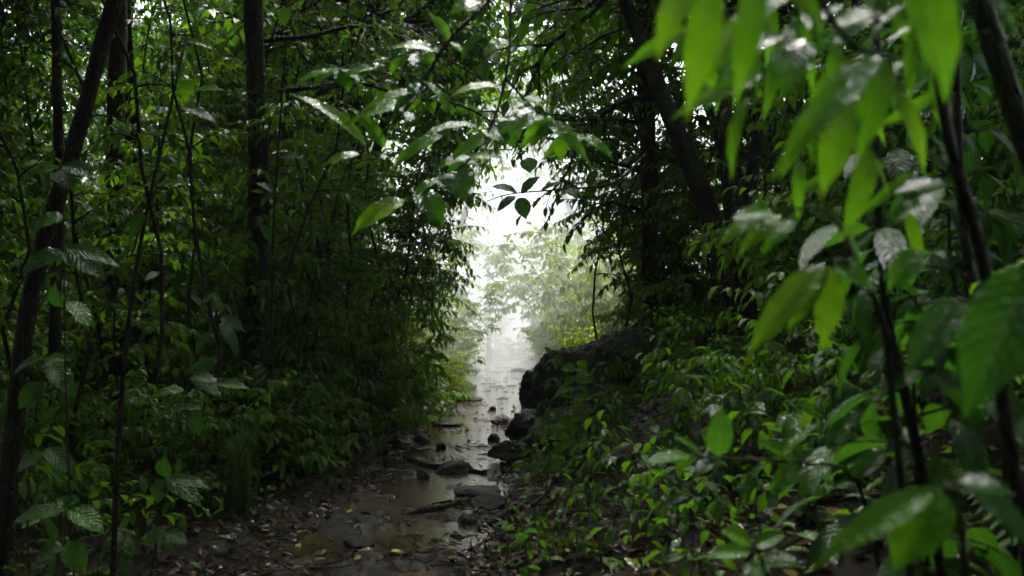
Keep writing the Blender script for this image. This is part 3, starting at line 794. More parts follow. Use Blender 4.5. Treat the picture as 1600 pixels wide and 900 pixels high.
# ------------------------------------------------------------------ ground cover and litter (uncountable)
lv = Leaves()
N = 12000
yy = 3.0 + (rs.rand(N) ** 1.7) * 17; dd = rs.rand(N)
sd = np.where(rs.rand(N) < .5, -1, 1)
for y, u, s_ in zip(yy, dd, sd):
    x = trail_x(y) + s_ * ((.80 if s_ > 0 else .9) + u * 4.2 + rs.normal(0, .1))
    if vnoise(x * 1.1, y * 1.1, 31) < (-.12 if s_ < 0 else -.2): continue
    if s_ > 0 and y < 9 and rs.rand() < .6: continue
    if s_ < 0 and y < 7.2 and x > -2.0 and rs.rand() < .75: continue
    z = float(ground_h(x, y)) + rs.uniform(.02, .22)
    az = rs.uniform(0, 2 * PI)
    lv.add((x, y, z), (math.cos(az), math.sin(az), rs.uniform(-.2, .6)), (rs.normal(0, .3), rs.normal(0, .3), 1), rs.uniform(.05, .12), rs.uniform(.025, .05), .8, .25)
o = link('undergrowth', lv.mesh('undergrowth', M_dark, 2, 'oval')); tag(o, None, None, kind='stuff')
lv = Leaves()
for k_ in range(14000):
    y = 3.2 + (rs.rand() ** 1.4) * 15
    x = trail_x(y) + rs.normal(0, 1.5) + .3
    if abs(x - trail_x(y)) < .55 and rs.rand() < .86: continue
    z = float(ground_h(x, y)) + .008 + rs.rand() * .02
    az = rs.uniform(0, 2 * PI)
    lv.add((x, y, z), (math.cos(az), math.sin(az), rs.normal(0, .15)), (rs.normal(0, .3), rs.normal(0, .3), 1), rs.uniform(.05, .13), rs.uniform(.02, .05), rs.normal(.2, .8), rs.uniform(0, .5))
o = link('leaf_litter', lv.mesh('leaf_litter', M_litter, 2, 'oval')); tag(o, None, None, kind='stuff')
tb = Tubes()
for k_ in range(800):
    y = 3.4 + (rs.rand() ** 1.3) * 11; x = trail_x(y) + rs.normal(0, 1.4) + .7
    az = rs.uniform(0, 2 * PI); ln = rs.uniform(.12, .5); n_ = 5
    t_ = np.linspace(-.5, .5, n_)[:, None] * ln
    pp = np.array([x, y]) + t_ * [math.cos(az), math.sin(az)] + rs.normal(0, .012, (n_, 2))
    zz = ground_h(pp[:, 0], pp[:, 1]) + .012
    tb.add(np.column_stack([pp, zz]), rs.uniform(.002, .007), 4)
o = link('twig_litter', tb.mesh('twig_litter', M_bark)); tag(o, None, None, kind='stuff')

# bright fallen leaves one can pick out
for q, (px, py, lab) in enumerate([(466, 855, 'yellow green fallen leaf curled on mud below the grass tuft'), (612, 872, 'ochre fallen leaf on the muddy lip of the path'), (545, 800, 'pale fallen leaf on mud beside the path'), (690, 845, 'long yellow fallen leaf lying across the wet path'),
                                   (760, 868, 'pale green fallen leaf by the twigs at the path edge'), (618, 736, 'small orange fallen leaf beside the brown puddle'), (890, 835, 'yellow fallen leaf under the slope seedlings')]):
    Yd = CAMZ * FPX / (py - 500); x = (px - 800) / FPX * Yd
    z = float(ground_h(x, Yd)); Yd = (CAMZ - z) * FPX / (py - 500); x = (px - 800) / FPX * Yd
    l1 = Leaves(); az = rs.uniform(0, 6)
    l1.add((0, 0, .02), (math.cos(az), math.sin(az), .1), (rs.normal(0, .3), -.3, 1), rs.uniform(.07, .10), rs.uniform(.03, .045), rs.uniform(.3, 1), .3)
    o = link('fallen_leaf', l1.mesh('fallen_leaf', M_yellow, 5, 'oval', wave=.1), loc=G(x, Yd, .01)); tag(o, lab, 'fallen leaf', 'bright fallen leaves')

# ------------------------------------------------------------------ stones
rock_specs = [  # px, py of base, depth, size, label
    (915, 640, 11.0, (.66, .56, .56), 'largest dark wet boulder leaning over the path edge'),
    (868, 585, 12.2, (.42, .40, .42), 'upright angular boulder between the largest boulder and the path'),
    (965, 545, 12.0, (.55, .45, .36), 'rounded grey boulder resting on top of the boulder pile'),
    (905, 520, 12.9, (.5, .4, .4), 'dark boulder at the top of the pile nearest the bright opening'.replace('nearest', 'next to')),
    (985, 610, 11.2, (.65, .5, .45), 'broad dark boulder below the straight trunk on the bank'),
    (835, 655, 11.0, (.30, .30, .26), 'small dark boulder at the foot of the pile by the water'),
    (880, 700, 9.8, (.42, .34, .22), 'low dark boulder in front of the pile'),
    (800, 692, 10.6, (.26, .20, .13), 'smooth dark stone jutting into the water from the pile'),
    (940, 665, 10.2, (.36, .30, .26), 'mossy boulder behind the pale green sapling'),
]
for q, (px, py, Yd, s_, lab) in enumerate(rock_specs):
    p = P(px, py, Yd); gz = float(ground_h(p[0], p[1]))
    o = link('boulder', rock_mesh('boulder', q + 3, *s_, M_stone, 6, .12), loc=(p[0], p[1], max(gz + s_[2] * .30, min(p[2], gz + s_[2] * .75)))); o.rotation_euler = (rs.normal(0, .2), rs.normal(0, .2), rs.uniform(0, 6))
    tag(o, lab, 'boulder', 'boulder pile')
st_specs = [(785, 662, .17, .10, 'rounded stone in mid water short of the pile'), (700, 665, .20, .05, 'long flat dark slab by the thicket edge of the water'), (770, 688, .12, .06, 'small wet stone beside the jutting smooth stone'), (710, 735, .22, .055, 'broad flat stone lying across the brown puddle'),
            (660, 690, .16, .06, 'dark stone among mud ridges on the thicket edge'), (690, 640, .20, .07, 'dark stone at the thicket edge where the path narrows'), (735, 607, .24, .08, 'stone at the path edge under the overhanging leaves'), (733, 625, .26, .05, 'low stone at the thicket edge before the mist'),
            (818, 600, .2, .06, 'stone by the bank just past the boulders'), (820, 612, .22, .10, 'wet stone touching the foot of the bank past the boulders'), (737, 580, .3, .07, 'mossy stone on the thicket edge near the misty end'), (812, 580, .3, .07, 'pale stone on the bank edge near the misty end'),
            (660, 745, .10, .05, 'small muddy stone above the brown puddle'), (745, 770, .20, .06, 'dark half sunk stone at the bank edge of the puddle'), (640, 800, .10, .03, 'small stone at the rim of the brown puddle'), (765, 790, .24, .07, 'long dark stone half buried beneath the slope'),
            (690, 700, .10, .05, 'small dark pebble amid the water'), (620, 700, .13, .06, 'muddy lump on the thicket edge of the path'), (560, 850, .16, .05, 'muddy stone beside the lowest puddle'), (730, 815, .12, .05, 'muddy stone on the wet ridge'), (770, 640, .10, .05, 'pebble in the bright water')]
for q, (px, py, s_, hz, lab) in enumerate(st_specs):
    Yd = CAMZ * FPX / (py - 500); x = (px - 800) / FPX * Yd
    z = max(float(ground_h(x, Yd)), 0)
    if q not in (0, 1, 3, 7, 10, 11, 13): s_ *= .68
    if q > 2 and q < 12 and q not in (6, 7, 8, 9, 10, 11): hz *= 1.3
    o = link('stone', rock_mesh('stone', q + 31, s_, s_ * rs.uniform(.55, .85), hz * 1.25, M_stone, 4, .12), loc=(x, Yd, z + hz * .25)); o.rotation_euler = (0, 0, rs.normal(0, .3))
    tag(o, lab, 'stone', 'stones on the wet path')

# roots across the path
for q, (a_, b_, Yd, lab) in enumerate([((640, 718), (760, 740), 0, 'thin dark root crossing the path above the brown puddle'), ((650, 800), (775, 775), 0, 'dark root running from the slope into the mud')]):
    ya = CAMZ * FPX / (a_[1] - 500); yb = CAMZ * FPX / (b_[1] - 500)
    pa = np.array([(a_[0] - 800) / FPX * ya, ya]); pb = np.array([(b_[0] - 800) / FPX * yb, yb])
    pp = smooth_path([pa, pa * .65 + pb * .35 + rs.normal(0, .08, 2), pa * .3 + pb * .7 + rs.normal(0, .08, 2), pb], 18)
    zz = np.maximum(ground_h(pp[:, 0], pp[:, 1]), 0) + .012
    c0 = np.array([pp[0, 0], pp[0, 1], zz[0]])
    t2 = Tubes(); t2.add(np.column_stack([pp, zz]) - c0, np.linspace(.035, .018, 18), 7, None, .3)
    o = link('root', t2.mesh('root', M_bark), loc=c0); tag(o, lab, 'root')

# ------------------------------------------------------------------ grass tufts
def tuft(label, x, y, n, ln, group='grass tufts'):
    l1 = Leaves()
    for k_ in range(n):
        az = rs.uniform(0, 2 * PI); r_ = rs.rand() * .07
        e = rs.uniform(1.0, 3.2)
        d = np.array([math.cos(az), math.sin(az), e])
        l1.add((r_ * math.cos(az), r_ * math.sin(az), 0), d, np.array([-math.cos(az), -math.sin(az), .3]) * -1, ln * rs.uniform(.6, 1.15), .013, -rs.uniform(-2.2, -1.1), .1)
    o = link('grass_tuft', l1.mesh('grass_tuft', M_grass, 6, 'blade'), loc=G(x, y)); tag(o, label, 'grass tuft', group)


p = P(385, 790, 7.6)
tuft('fountain shaped tuft of long arching grass below the flared trunk', p[0], 7.4, 190, .62)
tuft('small grass tuft beside the fountain shaped one', p[0] - .38, 7.5, 70, .36)

for q, (px, Y_, n_, l_) in enumerate([(1060, 6.4, 60, .34), (1150, 5.0, 60, .3), (970, 8.0, 50, .3), (1280, 4.6, 60, .3)]):
    tuft('thin grass tuft on the littered slope beneath the boulders, %s from the path' % ORD[[1, 2, 0, 3][q]], (px - 800) / FPX * Y_, Y_, n_, l_, 'grass tufts on the slope')
# ------------------------------------------------------------------ plants with large separate leaves
class Hero:
    def __init__(self, name, label, cat, base, group=None):
        self.b = np.asarray(base, float); self.t = thing(name, label, cat, self.b, group=group); self.tb = Tubes()

    def stem(self, pts, r0, r1=None, k=6, n=16, mat=None):
        pts = smooth_path(np.array([np.asarray(p_) for p_ in pts]) - self.b, n)
        self.tb.add(pts, np.linspace(r0, r1 if r1 else r0 * .5, n), k)
        return self

    def leaf(self, a, b, Y, w, mat=None, shape='lance', roll=0.0, D=.7, F=.18, up=.8, face=.7, Yb=None, r=None, wave=.05):
        """a: pixel of the leaf's foot, b: of its tip, w: breadth in pixels"""
        A = P(a[0], a[1], Y); B = P(b[0], b[1], Yb if Yb else Y - .02)
        ch = B - A; L_ = np.linalg.norm(ch); d = ch / L_
        n = np.array([roll, -face, up]); n = norm(n - d * np.dot(n, d))
        dd = d * math.cos(D / 2) + n * math.sin(D / 2)
        n2 = n * math.cos(D / 2) - d * math.sin(D / 2)
        l1 = Leaves(); l1.add((0, 0, 0), dd, n2, L_ * (1 + D * D / 24), w / FPX * Y, D, F, r)
        o = link('leaf', l1.mesh('leaf', mat or M_heroB, 14, shape, wave, 7), self.t, loc=A - self.b)
        return self

    def done(self, mat=None):
        link('stem', self.tb.mesh('stem', mat or M_stem), self.t)
        return self.t


# --- bright drooping bough at the top, close to the camera
Yh = 1.3
h = Hero('bough', 'bright green drooping bough with long backlit leaves hanging in front of everything', 'bough', P(1330, -160, Yh))
h.stem([P(1330, -160, Yh), P(1250, -70, Yh), P(1120, -30, Yh - .02), P(1000, -60, Yh)], .006, .003)
h.stem([P(1250, -70, Yh), P(1330, 60, Yh), P(1400, 85, Yh)], .005, .003)
h.leaf((1085, -45), (1027, 95), Yh, 48, r=.9).leaf((1120, -40), (1075, 190), Yh, 54, r=.8, D=.5).leaf((1190, -40), (1150, 170), Yh - .05, 46, r=.4)
h.leaf((1200, -50), (1290, 50), Yh + .1, 60, r=.8).leaf((1180, 10), (1090, 150), Yh + .1, 40, r=.9)
h.leaf((1260, 60), (1226, 148), Yh, 62, M_heroD, 'oval', up=1.2, r=.9).leaf((1380, 85), (1205, 285), Yh - .08, 56, r=.6, D=.6).leaf((1335, 150), (1283, 315), Yh, 56, r=.9)
h.leaf((1390, 90), (1340, 260), Yh, 50, r=.3)
h.leaf((1300, 40), (1400, 20), Yh + .05, 50, r=.7)
for (sx, ex, ey, Yq) in [(1180, 1060, 60, 1.7), (1260, 1170, 150, 1.6), (1330, 1250, 250, 1.75), (1380, 1290, 330, 1.9), (1440, 1360, 230, 1.6), (1240, 1120, 110, 2.2), (1400, 1330, 120, 2.1), (1480, 1420, 330, 2.0)]:
    c_ = [(sx, -90), (0.5 * (sx + ex) + 25, ey * .45 - 30), (ex, ey)]
    h.stem([P(1330, -160, 1.3), P(sx, -90, Yq), P(c_[1][0], c_[1][1], Yq), P(ex, ey, Yq)], .0035, .0012)
    for e in range(7):
        f = .25 + 1.74 * e / 6; k_ = min(int(f), 1); f -= k_
        px = c_[k_][0] * (1 - f) + c_[k_ + 1][0] * f; py = c_[k_][1] * (1 - f) + c_[k_ + 1][1] * f
        ln = rs.uniform(95, 170) * 1.6 / Yq; an = rs.uniform(.35, 1.15) if e % 2 else rs.uniform(1.2, 2.3)
        h.leaf((px, py), (px - ln * math.cos(an), py + ln * math.sin(an)), Yq, rs.uniform(.16, .25) * ln, M_heroB if rs.rand() < .75 else M_heroD, r=rs.rand(), D=rs.uniform(.4, 1.0), roll=rs.normal(0, .5), up=rs.uniform(.3, 1.4))
h.done()
# big leaf hanging at top near the dark stem
h = Hero('bough', 'bough with one very broad dark green leaf hanging from above', 'bough', P(1480, -150, 1.15))
h.stem([P(1480, -150, 1.15), P(1455, -90, 1.15), P(1430, -60, 1.15)], .006, .003)
h.leaf((1430, -60), (1482, 160), 1.15, 84, r=.1, D=.6).leaf((1500, -100), (1440, 140), 1.3, 60, M_heroD, r=.5).leaf((1470, -80), (1600, 60), 1.4, 60, M_heroD)
h.done()
# fan of three bright leaflets
Yh = 1.6
h = Hero('sapling', 'sapling with three bright yellow green leaflets hanging in a fan', 'sapling', G(.80, 1.9))
x1 = G(.80, 1.9)
h.stem([x1, P(1400, 700, 1.75), P(1378, 500, 1.65), P(1330, 415, Yh), P(1300, 408, Yh)], .008, .003)
h.stem([P(1360, 460, 1.63), P(1300, 335, Yh + .1), P(1215, 328, Yh + .1)], .005, .002)
h.leaf((1288, 412), (1163, 565), Yh, 52, r=.9, D=.5).leaf((1292, 416), (1228, 525), Yh, 34, r=.8, D=.4).leaf((1300, 416), (1285, 548), Yh, 46, r=1.0, D=.4).leaf((1305, 410), (1362, 458), Yh, 44, shape='oval', r=.5)
h.leaf((1205, 328), (1120, 388), Yh + .1, 30, r=.8).leaf((1210, 332), (1140, 345), Yh + .1, 34, r=.5).leaf((1222, 336), (1150, 408), Yh + .1, 28, r=.9).leaf((1240, 345), (1190, 400), Yh + .12, 26, r=.7)
h.leaf((1440, 390), (1385, 460), Yh + .2, 44, r=.2).leaf((1400, 300), (1500, 290), Yh + .2, 30, M_heroD).leaf((1390, 350), (1480, 300), Yh + .1, 28, M_heroD, r=.9)
h.done()
# broad dark ribbed leaves at the edge
Yh = 1.25
h = Hero('shrub', 'shrub with broad dark ribbed wet leaves at the edge of view', 'shrub', G(.85, 1.45))
h.stem([G(.85, 1.45), P(1640, 620, 1.35), P(1625, 430, Yh), P(1600, 395, Yh)], .008, .004)
h.stem([P(1640, 620, 1.35), P(1560, 500, 1.4), P(1500, 470, 1.4)], .005, .003)
h.leaf((1612, 420), (1502, 655), Yh, 118, M_heroD, 'lance', r=.5, D=.5, F=.3).leaf((1500, 468), (1412, 590), 1.4, 62, M_heroD, r=.6, D=.5, F=.3).leaf((1640, 360), (1690, 500), Yh, 90, M_heroD)
h.done()
# lower leaves at the edge
Yh = 1.35
h = Hero('seedling', 'seedling with two wide green leaves low at the edge of view', 'seedling', G(.72, 1.5))
h.stem([G(.72, 1.5), P(1500, 850, Yh), P(1472, 765, Yh), P(1490, 752, Yh)], .006, .003)
h.leaf((1475, 760), (1388, 890), Yh, 84, r=.3, shape='oval', D=.6).leaf((1455, 765), (1265, 885), Yh, 50, r=.4, D=.6).leaf((1490, 752), (1585, 775), Yh, 36, M_heroD, D=.8).leaf((1510, 760), (1620, 870), Yh, 50, M_heroD)
h.done()
# pale glossy spray
Yh = 2.3
h = Hero('seedling', 'seedling with pale shining rounded leaves leaning over the slope', 'seedling', G(.98, 2.6))
h.stem([G(.98, 2.6), P(1340, 760, 2.45), P(1250, 722, Yh), P(1120, 715, Yh), P(1040, 708, Yh)], .006, .002)
h.leaf((1120, 712), (1126, 632), Yh, 40, M_heroD, 'oval', up=1.3, r=.9).leaf((1095, 712), (1048, 682), Yh, 26, M_heroD, 'oval', up=1.4).leaf((1080, 712), (1000, 728), Yh, 28, M_heroD, 'oval', up=1.4, r=.9).leaf((1120, 718), (1080, 745), Yh, 26, M_heroD, 'oval', up=1.4)
h.leaf((1205, 722), (1280, 660), Yh, 34, M_heroD, 'oval', up=1.4, r=.9).leaf((1290, 700), (1345, 640), Yh, 30, M_heroD, 'oval', up=1.3).leaf((1240, 722), (1180, 690), Yh, 30, r=.4, shape='oval').leaf((1250, 725), (1200, 770), Yh, 34, r=.3, shape='oval').leaf((1330, 745), (1390, 700), Yh, 34, M_heroD, 'oval')
h.done()
h = Hero('seedling', 'seedling with rounded yellow green leaves at the bottom edge', 'seedling', G(.72, 2.5))
h.stem([G(.72, 2.5), P(1190, 880, 2.3), P(1165, 840, 2.3)], .005, .002)
h.leaf((1170, 845), (1122, 828), 2.3, 38, shape='oval', r=.9).leaf((1175, 850), (1225, 835), 2.3, 30, shape='oval', r=.4).leaf((1170, 860), (1095, 868), 2.3, 28, shape='oval').leaf((1185, 870), (1250, 880), 2.3, 34, M_heroD, 'oval').leaf((1200, 880), (1150, 900), 2.3, 30, M_heroD, 'oval')
h.done()

# --- bough hanging over the path at mid height
Yh = 3.3
h = Hero('bough', 'wet leafy bough arching above the path, with one big yellowing leaf at its end', 'bough', P(880, -330, Yh + .4))
h.stem([P(880, -330, Yh + .4), P(800, -60, Yh + .2), P(700, 60, Yh), P(640, 160, Yh), P(560, 240, Yh)], .012, .003)
h.stem([P(800, -60, Yh + .2), P(790, 120, Yh), P(740, 240, Yh), P(640, 312, Yh)], .007, .003)
h.stem([P(790, 120, Yh), P(850, 180, Yh), P(930, 215, Yh)], .006, .002)
h.leaf((632, 312), (548, 368), Yh, 44, shape='oval', r=1.0, D=.7).leaf((706, 268), (722, 312), Yh - .1, 60, M_heroD, 'heart', up=1.5, r=.8).leaf((650, 295), (692, 355), Yh, 46, M_heroD, 'oval', r=.7).leaf((690, 210), (608, 268), Yh, 30, r=.5).leaf((640, 158), (545, 190), Yh, 26, r=.7).leaf((650, 140), (560, 175), Yh, 24, r=.9).leaf((690, 80), (600, 75), Yh, 30, r=.6, D=.9)
h.leaf((700, 60), (668, 15), Yh, 24, r=.5).leaf((720, 90), (760, 45), Yh, 22, M_heroD).leaf((640, 165), (520, 205), Yh + .05, 22, r=.3).leaf((745, 195), (655, 215), Yh, 34, M_heroD, 'oval', r=1.0, up=1.4).leaf((790, 180), (800, 230), Yh, 40, M_heroD, 'oval', r=1., up=1.4).leaf((800, 200), (690, 262), Yh, 34, r=.5)
h.leaf((850, 185), (925, 262), Yh, 28, r=.6).leaf((910, 210), (960, 250), Yh, 22, r=.4).leaf((880, 205), (875, 255), Yh, 22, r=.8, shape='oval').leaf((600, 230), (545, 165), Yh, 24, r=.4).leaf((560, 240), (500, 260), Yh, 22, r=.5).leaf((570, 225), (450, 145), Yh + .1, 26, r=.7, D=.9).leaf((600, 100), (520, 128), Yh, 24, r=.5)
for q in range(34):
    st_ = [[(800, -60), (700, 60), (640, 160), (560, 240)], [(800, -60), (790, 120), (740, 240), (640, 312)], [(790, 120), (850, 180), (930, 215)], [(700, 60), (600, 90), (500, 110)]][q % 4]
    f = rs.uniform(.15, 1) * (len(st_) - 1.001); k_ = int(f); f -= k_
    ax_ = st_[k_][0] * (1 - f) + st_[k_ + 1][0] * f; ay_ = st_[k_][1] * (1 - f) + st_[k_ + 1][1] * f
    sd = rs.choice([-1, 1]); ln = rs.uniform(45, 95)
    h.leaf((ax_, ay_), (ax_ - ln * rs.uniform(.3, 1) * (1 if sd > 0 else -.6), ay_ + ln * rs.uniform(.0, .7)), Yh + rs.normal(0, .03), rs.uniform(22, 36), M_heroB if rs.rand() < .7 else M_heroD, 'lance' if rs.rand() < .6 else 'oval', r=rs.rand(), D=rs.uniform(.4, 1), up=rs.uniform(.5, 1.6), roll=rs.normal(0, .4))
h.stem([P(700, 60, Yh), P(600, 90, Yh), P(500, 110, Yh)], .004, .002)
h.done(M_bark)
# --- silhouetted twig at the mouth of the opening
Yh = 6.5
h = Hero('bough', 'dark twig with five pointed leaves silhouetted against the misty opening', 'bough', P(1010, 240, Yh + .6))
h.stem([P(1010, 240, Yh + .6), P(960, 285, Yh + .2), P(880, 295, Yh), P(800, 302, Yh), P(760, 314, Yh)], .010, .003)
h.leaf((815, 302), (845, 275), Yh, 22, M_heroD, 'oval').leaf((812, 308), (822, 343), Yh, 26, M_heroD, 'oval', up=.3).leaf((806, 306), (776, 332), Yh, 18, M_heroD, 'oval').leaf((808, 300), (765, 292), Yh, 20, M_heroD, 'oval').leaf((845, 298), (885, 284), Yh, 12, M_heroD).leaf((825, 245), (828, 270), Yh, 28, M_heroD, 'oval', up=.2).leaf((880, 296), (910, 312), Yh, 20, M_heroD, 'oval').leaf((920, 290), (935, 262), Yh, 18, M_heroD, 'oval')
h.done(M_bark)

# --- seedlings on the shady side near the camera
def seedling(label, px, py, Y, top, leaves, mat=M_heroD, group=None):
    x0 = (px - 800) / FPX * Y
    h = Hero('seedling', label, 'seedling', G(x0, Y), group)
    gb = G(x0, Y)
    tp = P(top[0], top[1], Y)
    h.stem([gb, gb * .5 + tp * .5 + [rs.normal(0, .03), 0, 0], tp], .006, .003)
    for (a, b, w_) in leaves:
        h.leaf(a, b, Y, w_ * 1.08, mat, 'lance', r=rs.rand(), up=1.0, roll=rs.normal(0, .4), D=.8)
    return h.done()


seedling('seedling with four speckled wet leaves in a whorl near the grass tuft', 255, 880, 5.2, (262, 745), [((262, 748), (322, 795), 32), ((262, 746), (335, 765), 20), ((258, 748), (250, 786), 28), ((262, 744), (262, 708), 28), ((262, 830), (300, 850), 24), ((262, 825), (230, 850), 24)])
seedling('seedling with long drooping speckled leaves midway up the shady side', 240, 760, 5.6, (300, 585), [((300, 590), (350, 625), 24), ((295, 588), (318, 565), 22), ((300, 640), (315, 682), 24), ((290, 610), (230, 625), 22), ((298, 588), (345, 600), 20), ((270, 640), (320, 640), 18)], group=None)
seedling('seedling reaching up with narrow drooping leaves beside the flared trunk', 300, 800, 6.5, (345, 490), [((345, 505), (372, 560), 20), ((345, 495), (385, 520), 18), ((335, 520), (305, 555), 24), ((340, 600), (395, 610), 18), ((340, 560), (300, 600), 20), ((345, 490), (330, 460), 18)])
seedling('low seedling with broad wet leaves at the bottom corner', 85, 1000, 4.2, (108, 795), [((112, 796), (170, 835), 36), ((108, 790), (130, 780), 26), ((104, 796), (20, 820), 34), ((110, 845), (140, 895), 34), ((104, 850), (60, 875), 30), ((108, 792), (92, 775), 26)])
seedling('sapling bearing bright wet leaves across the slanting slim tree', 130, 900, 4.3, (95, 262), [((90, 262), (20, 292), 32), ((92, 264), (112, 300), 40), ((95, 258), (150, 280), 28), ((100, 390), (165, 440), 44), ((98, 395), (30, 430), 36), ((100, 388), (190, 420), 26), ((98, 340), (50, 360), 40), ((105, 470), (140, 520), 34), ((95, 480), (85, 440), 30)])
seedling('seedling with drooping leaves low beside the slanting slim tree', 60, 900, 4.6, (70, 560), [((72, 565), (120, 625), 34), ((70, 562), (115, 565), 22), ((72, 600), (30, 640), 34), ((75, 610), (118, 588), 24), ((68, 560), (20, 590), 28), ((75, 700), (125, 745), 30), ((72, 705), (30, 740), 30)])
h = Hero('sapling', 'very thin leaning sapling stem topped by one bright green leaf', 'sapling', G((180 - 800) / FPX * 5.0, 5.0))
h.stem([G((180 - 800) / FPX * 5.0, 5.0), P(190, 640, 5.0), P(215, 400, 5.0), P(262, 170, 5.0), P(285, 60, 5.1)], .016, .006)
h.leaf((288, 122), (287, 156), 5., 26, M_heroB, 'heart', up=.2, r=.9).leaf((300, 140), (350, 140), 5.1, 18, M_heroB).leaf((280, 165), (340, 195), 5., 20, M_heroD).leaf((262, 170), (225, 180), 5., 20, M_heroD).leaf((240, 290), (300, 290), 5., 18, M_heroD).leaf((230, 330), (200, 380), 5., 26, M_heroD).leaf((290, 60), (330, 75), 5.1, 20, M_heroB)
h.done(M_bark)
h = Hero('sapling', 'thin sapling stem with one round bright leaf beside the straight trunk top', 'sapling', G(-2.05, 8.6))
h.stem([G(-2.05, 8.6), P(425, 400, 8.6), P(440, 120, 8.6), P(446, 30, 8.6)], .015, .006)
h.leaf((441, 8), (442, 38), 8.6, 22, M_heroB, 'heart', up=.1, r=.9).leaf((430, 250), (470, 240), 8.6, 14, M_heroD).leaf((428, 300), (395, 285), 8.6, 14, M_heroD).leaf((425, 380), (400, 345), 8.6, 16, M_heroD)
h.done(M_bark)

# pale green sapling before the boulders and seedlings on the slope
x0 = (885 - 800) / FPX * 8.2
h = Hero('sapling', 'small pale green sapling standing before the dark boulders', 'sapling', G(x0, 8.2))
h.stem([G(x0, 8.2), P(884, 680, 8.2), P(892, 600, 8.2), P(905, 560, 8.2)], .008, .003)
for q in range(26):
    f = rs.uniform(0, 1); px = 884 + 18 * f; py = 730 - 170 * f
    ax_ = px + rs.choice([-1, 1]) * rs.uniform(14, 36); ay = py + rs.uniform(-10, 22)
    h.leaf((px, py), (ax_, ay), 8.2 + rs.normal(0, .08), rs.uniform(14, 22), M_heroB, 'oval', roll=rs.normal(0, .5), r=rs.rand())
h.done()
hq = 0
for k_ in range(900):
    y = rs.uniform(4.2, 12.5); x = trail_x(y) + rs.uniform(.85, 2.3)
    if 7.5 < y and rs.rand() < .75: continue
    if hq and min((x - a) ** 2 + (y - b) ** 2 for a, b in hp) < .10: continue
    if hq == 0: hp = []
    hp.append((x, y)); hq += 1
    plant('herb', rs.randint(9), 'herb_plant', 'small leafy herb rooted in the litter between the path and the boulder bank', 'herb', x, y, sc=rs.uniform(.45, .85) if y > 6 else rs.uniform(.4, .65), group='herbs between path and bank')
    if hq >= 26: break
for q, (px, Y_, kd, sc) in enumerate([(905, 9.0, 'herb', 1.0), (945, 9.2, 'herb', .9), (860, 9.6, 'herb', .7), (1000, 9.4, 'fern', .6), (1030, 10.4, 'dbush', .7), (930, 10.0, 'herb', 1.0), (1000, 11.6, 'herb', 1.2), (885, 10.3, 'herb', 1.1), (955, 10.6, 'dbush', .75)]):
    plant(kd, q, 'shrub', 'leafy plant growing up in front of the boulder pile, %s from the path' % ORD[[2, 4, 0, 6, 8, 3, 7, 1, 5][q]], 'shrub', (px - 800) / FPX * Y_, Y_, sc=sc, group='plants before the boulder pile')
rowq = 0
for (px, py, Y, kd, sc) in [(1000, 850, 4.2, 'herb', .7), (960, 790, 5.2, 'herb', .8), (1080, 860, 3.7, 'herb', .7), (1030, 770, 5.0, 'herb', .9), (1110, 780, 4.4, 'herb', .9), (1100, 690, 6.8, 'herb', 1.0), (1180, 800, 3.6, 'herb', .8), (1130, 700, 6.2, 'dbush', .6), (930, 720, 6.8, 'herb', .6), (1150, 700, 5.0, 'dbush', .6), (1260, 760, 3.6, 'herb', .9), (1230, 660, 5.2, 'dbush', .7), (1330, 700, 4.0, 'dbush', .6)]:
    x = (px - 800) / FPX * Y
    plant(kd, rs.randint(9), 'seedling', 'leafy seedling on the littered slope beneath the boulders, %s from the camera' % ORD[rowq], 'seedling', x, Y, sc=sc, group='seedlings on the littered slope'); rowq += 1
for q, (px, Y, kd, sc) in enumerate([(280, 6.6, 'herb', .9), (230, 6.0, 'herb', .9), (160, 5.4, 'herb', 1.0), (60, 6.2, 'dbush', .7), (290, 7.5, 'herb', .8), (430, 9.0, 'herb', .9), (480, 9.0, 'herb', .8), (110, 6.9, 'dbush', .7), (215, 7.2, 'dbush', .7), (20, 5.3, 'herb', 1.1), (520, 8.8, 'herb', .8), (280, 8.4, 'dbush', .7)]):
    x = (px - 800) / FPX * Y
    plant(kd, rs.randint(9), 'herb_plant', 'dark leafy herb on the shady ground before the flared trunk, %s from the camera' % ORD[q], 'herb', x, Y, sc=sc, group='herbs on the shady ground')

# dark stems close to the camera on the bank
for q, (pth, r_, lab) in enumerate([
    ([G(.98, 1.75), P(1575, 700, 1.75), P(1540, 420, 1.75), P(1480, 180, 1.75), P(1455, -120, 1.8)], .011, 'thin dark stem curving up close to the camera behind the broad ribbed leaves'),
    ([G(1.05, 2.35), P(1430, 700, 2.35), P(1385, 480, 2.35), P(1372, 200, 2.4), P(1380, -150, 2.5)], .011, 'thin upright dark stem between the fan of leaflets and the ribbed leaves'),
    ([G(1.55, 2.4), P(1700, 480, 2.3), P(1600, 200, 2.2), P(1530, -40, 2.2), P(1480, -260, 2.2)], .026, 'thick dark leaning stem crossing the upper corner'),
    ([G(1.35, 2.7), P(1560, 600, 2.7), P(1512, 400, 2.7), P(1500, 100, 2.7), P(1520, -200, 2.8)], .013, 'thin dark stem standing behind the curving one'),
]):
    b_ = np.asarray(pth[0]); t2 = Tubes(); pts = smooth_path(np.array([np.asarray(v) for v in pth]) - b_, 24)
    t2.add(pts, np.linspace(r_ * 1.2, r_ * .8, 24), 8, None, .12)
    o = link('slim_tree', t2.mesh('slim_tree', M_bark), loc=b_); tag(o, lab, 'slim tree')

